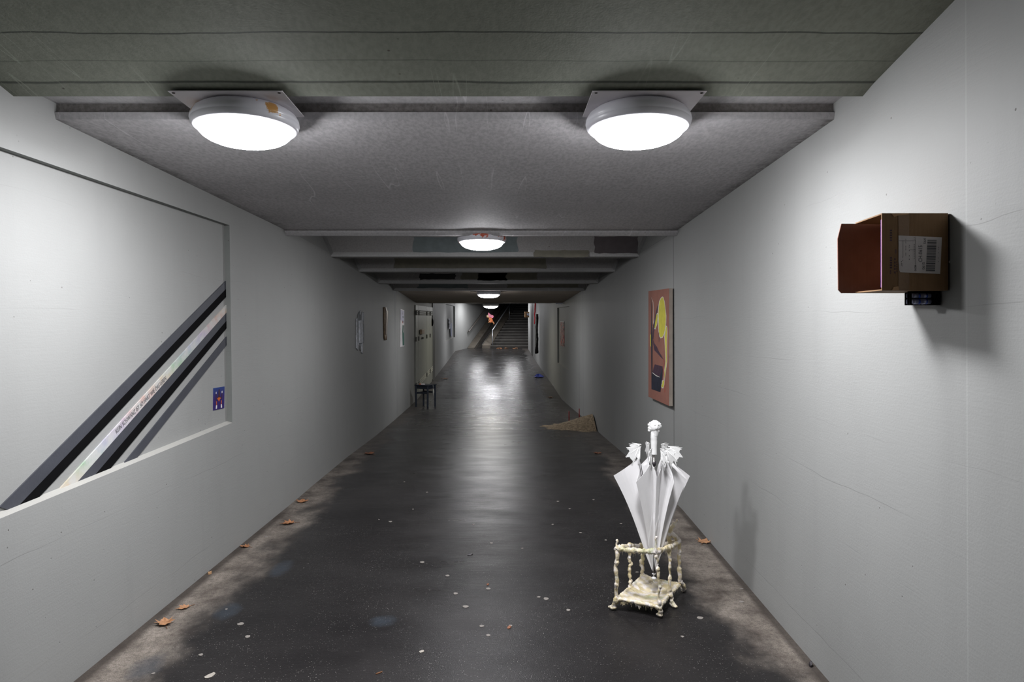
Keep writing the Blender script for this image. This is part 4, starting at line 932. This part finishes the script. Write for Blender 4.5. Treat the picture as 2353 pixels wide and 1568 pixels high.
# plastic foam at the end of the soffit
b = MB()
for k in range(9): b.blob(P(1279+k*1.5, 697.5+R.uniform(-.5, .6), 15.3), R.uniform(.010, .02), k, .4, (1.2, 1, .7))
tag(b.build('foam_scrap', simple('foam', (.6, .62, .70), .5), origin=P(1284, 697, 15.3)), 'whitish foam scrap stuck under the far ceiling edge at right', 'foam')

# ------------------------------------------------------------------ winged figure hanging in the corridor
MSKN = simple('figure_skin', (.62, .28, .16), .5, var=.2, scale=20); MHR = simple('figure_pale_head', (.72, .60, .44), .6); MPK = simple('pink_wing', (.62, .16, .33), .35, var=.25, scale=9)
MDRS = simple('figure_orange_dress', (.62, .17, .07), .6, var=.25, scale=20)
FY = 18.9
def fg(x, y, d=0): return P(1080+x/13.07, 690+y/13.07, FY+d)    # x,y measured on an enlarged view
r = thing('winged_figure', fg(620, 560), 'small fairy figure with pink wings hanging below the far lamp', 'figurine')
m = .011
b = MB()
b.tube([fg(555, 505), fg(600, 530), fg(635, 575), fg(645, 625)], [.018, .034, .040, .036], 12)
b.tube([fg(640, 615), fg(600, 640, -.03), fg(575, 665, -.03)], [.032, .024, .016], 10); b.tube([fg(575, 665, -.03), fg(535, 658, -.03)], [.016, .010], 8)
b.tube([fg(650, 620), fg(690, 665, .02), fg(712, 690, .02)], [.032, .022, .016], 10); b.tube([fg(712, 690, .02), fg(730, 690, .02), fg(705, 728, .02)], [.014, .014, .010], 8)
b.tube([fg(580, 520), fg(575, 580, -.04), fg(560, 630, -.06)], [.016, .013, .010], 8); b.tube([fg(590, 520), fg(600, 590, .03), fg(615, 640, .04)], [.016, .013, .010], 8)
b.ball(fg(528, 497), .036, sc=(.9, .9, 1)); b.tube([fg(535, 500), fg(562, 515)], .016, 8)
b.build('body', MSKN, r, remesh=.006)
b = MB(); b.blob(fg(534, 488), .040, 3, .3, (1, 1.1, .9)); b.build('hair', MHR, r)
b = MB(); b.tube([fg(590, 530), fg(625, 570), fg(642, 615), fg(620, 660), fg(608, 690)], [.038, .044, .050, .034, .012], 12); b.build('dress', MDRS, r)
b = MB()
w1 = [(570, 520), (545, 455), (530, 425), (548, 430), (545, 385), (560, 380), (600, 425), (640, 450), (690, 462), (708, 490), (690, 525), (660, 535), (625, 515), (595, 520)]
for d in (-.035, .035):
    q = [fg(x, y+(8 if d > 0 else 0), d) for x, y in w1]; b.prism(q, (0, .012, 0))
b.tube([fg(x, y, -.03) for x, y in w1[4:13]], .008, 6)
b.build('wings', MPK, r, bevel=.003)
b = MB(); b.tube([fg(600, 500), Vector((fg(600, 500).x, FY, EYE+.4))], .0015, 5); b.build('thread', MDM, r)

# ------------------------------------------------------------------ stairs at the far end
MSTR = simple('stair_concrete', (.028, .025, .022), .7, var=.3, scale=3, bump=.4); MNOS = simple('stair_nosing', (.12, .115, .105), .6, var=.3, scale=4); MCRB = simple('stringer_concrete', (.12, .105, .085), .7, var=.3, scale=3)
def sp(x0, t, h=0): return Vector((x0+.26*t, 31+t, .20+.38*t+h))
b = MB(); run = .33; nst = 26
for i in range(nst):
    t0, t1 = run*i, run*(i+1); z0, z1 = .20+.1254*i, .20+.1254*(i+1); a, c = -.26, 2.6
    f = lambda x, t, z: (x+.26*t, 31+t, z)
    b.quad(f(a, t0, z0), f(c, t0, z0), f(c, t0, z1-.03), f(a, t0, z1-.03), 0); b.quad(f(a, t0-.008, z1-.03), f(c, t0-.008, z1-.03), f(c, t0-.008, z1), f(a, t0-.008, z1), 1)
    b.quad(f(a, t0-.008, z1), f(c, t0-.008, z1), f(c, t0+.05, z1), f(a, t0+.05, z1), 1); b.quad(f(a, t0+.05, z1), f(c, t0+.05, z1), f(c, t1, z1), f(a, t1, z1), 0)
struct(b.build('stairs', [MSTR, MNOS], fix=False), 'dark concrete stairs climbing at the far end of the underpass')
T = nst*run
b = MB()
def sl(x0, x1, h0, lift):
    b.hexa([sp(x0, 0, -.3), sp(x1, 0, -.3), sp(x1, T, -.3), sp(x0, T, -.3)], [sp(x0, 0, lift), sp(x1, 0, lift), sp(x1, T, lift), sp(x0, T, lift)], 0)
sl(-1.30, -.99, 0, .02); sl(-.632, -.26, 0, .14)
struct(b.build('trim_8', MCRB), 'sloping concrete kerbs beside the far stairs')
b = MB()
for i in range(60):
    t0 = T*i/60; t1 = T*(i+1)/60; z0 = -.14+.20+.38*t0; z1 = -.14+.20+.38*t1
    b.quad((-.99+.26*t0, 31+t0, z0), (-.632+.26*t0, 31+t0, z0), (-.632+.26*t0, 31+t0, z1), (-.99+.26*t0, 31+t0, z1)); b.quad((-.99+.26*t0, 31+t0, z1), (-.632+.26*t0, 31+t0, z1), (-.632+.26*t1, 31+t1, z1), (-.99+.26*t1, 31+t1, z1))
struct(b.build('trim_9', MSTR, fix=False), 'dark gutter flight between the sloping kerbs')
b = MB(); b.bar(sp(-.985, 0, .03), sp(-.985, T, .03), .02); b.bar(sp(-.632, 0, .15), sp(-.632, T, .15), .025); struct(b.build('trim_10', MNOS), 'metal edge rails on the kerbs')
# sides of the stairwell
b = MB(); b.quad((2.6, 31, -.3), (2.6+.26*T, 31+T, -.3), (2.6+.26*T, 31+T, 8), (2.6, 31, 8)); b.quad((-1.5+.26*T, 31+T, 0), (4.8, 31+T, 0), (4.8, 31+T, 3.7), (-1.5+.26*T, 31+T, 3.7))
b.quad((1.75, 30.4, -.3), (2.62, 30.4, -.3), (2.62, 30.4, 8), (1.75, 30.4, 8)); b.quad((2.6, 30.4, -.3), (2.6, 31.0, -.3), (2.6, 31, 8), (2.6, 30.4, 8))
struct(b.build('wall_stairwell', MSTR, fix=False), 'dark side wall of the far stairwell')
MRAIL = simple('rail_steel', (.35, .36, .38), .35, .7)
r = thing('handrail', P(1131.5, 799, 31.1), 'grey steel handrail with posts between the kerb and the far stairs', 'handrail')
bx = P(1131.5, 0, 31.1).x; zb0 = .22
def hr(t, h): return Vector((bx+.26*t, 31.1+t, .24+.38*t+h))
b = MB(); b.tube([hr(0, .78), hr(T*.85, .78)], .028, 8); b.build('rail', MRAIL, r)
for t in (0, 3.2, 6.3):
    b = MB(); b.tube([hr(t, -.05), hr(t, .78)], .026, 8); b.build('post', MRAIL, r)
MWOOD = simple('rail_dark', (.10, .09, .08), .4)
r = thing('handrail', P(1077, 765, 31), 'dark handrail fixed to the lit oblique wall beside the stairs', 'handrail')
def wr(t, h, o=.09): return Vector((-1.765+.267*(t+1.6)+o, 31+t, .30+.38*t+h))
b = MB(); b.tube([wr(0, .66), wr(T, .66)], .035, 8); b.build('rail', MWOOD, r)
for t in (.05, 2, 4, 6):
    b = MB(); b.tube([wr(t, .66), wr(t, .58, .03), wr(t, .58, 0)], .012, 6); b.build('bracket', MWOOD, r)
# reddish lit handrail piece further up
b = MB(); p = P(1179.5, 706.5, 36); q = P(1186, 697, 36.6); b.tube([p, q], .02, 6); b.tube([p+(q-p)*0, p+Vector((0, 0, -.9))], .02, 6); tag(b.build('upper_rail', simple('copper_rail', (.5, .16, .08), .4, .3), origin=p), 'reddish rail piece high on the far stairs', 'handrail')

# ------------------------------------------------------------------ world, camera, view
w = bpy.data.worlds.new('World'); sc.world = w; w.use_nodes = True
w.node_tree.nodes['Background'].inputs[0].default_value = (.004, .005, .008, 1); w.node_tree.nodes['Background'].inputs[1].default_value = 1
cam = bpy.data.cameras.new('camera'); co = bpy.data.objects.new('camera', cam); COL.objects.link(co)
co.location = (0, 0, EYE); co.rotation_euler = (math.radians(90), 0, 0); cam.sensor_width = 36; cam.lens = 24
cam.shift_x = (1176.5-CU)/2353; cam.shift_y = -(784-CV)/2353; cam.clip_start = .05; cam.clip_end = 200
sc.camera = co
vs = sc.view_settings; vs.view_transform = 'Standard'; vs.look = 'None'; vs.exposure = 0; vs.gamma = 1; vs.use_curve_mapping = False
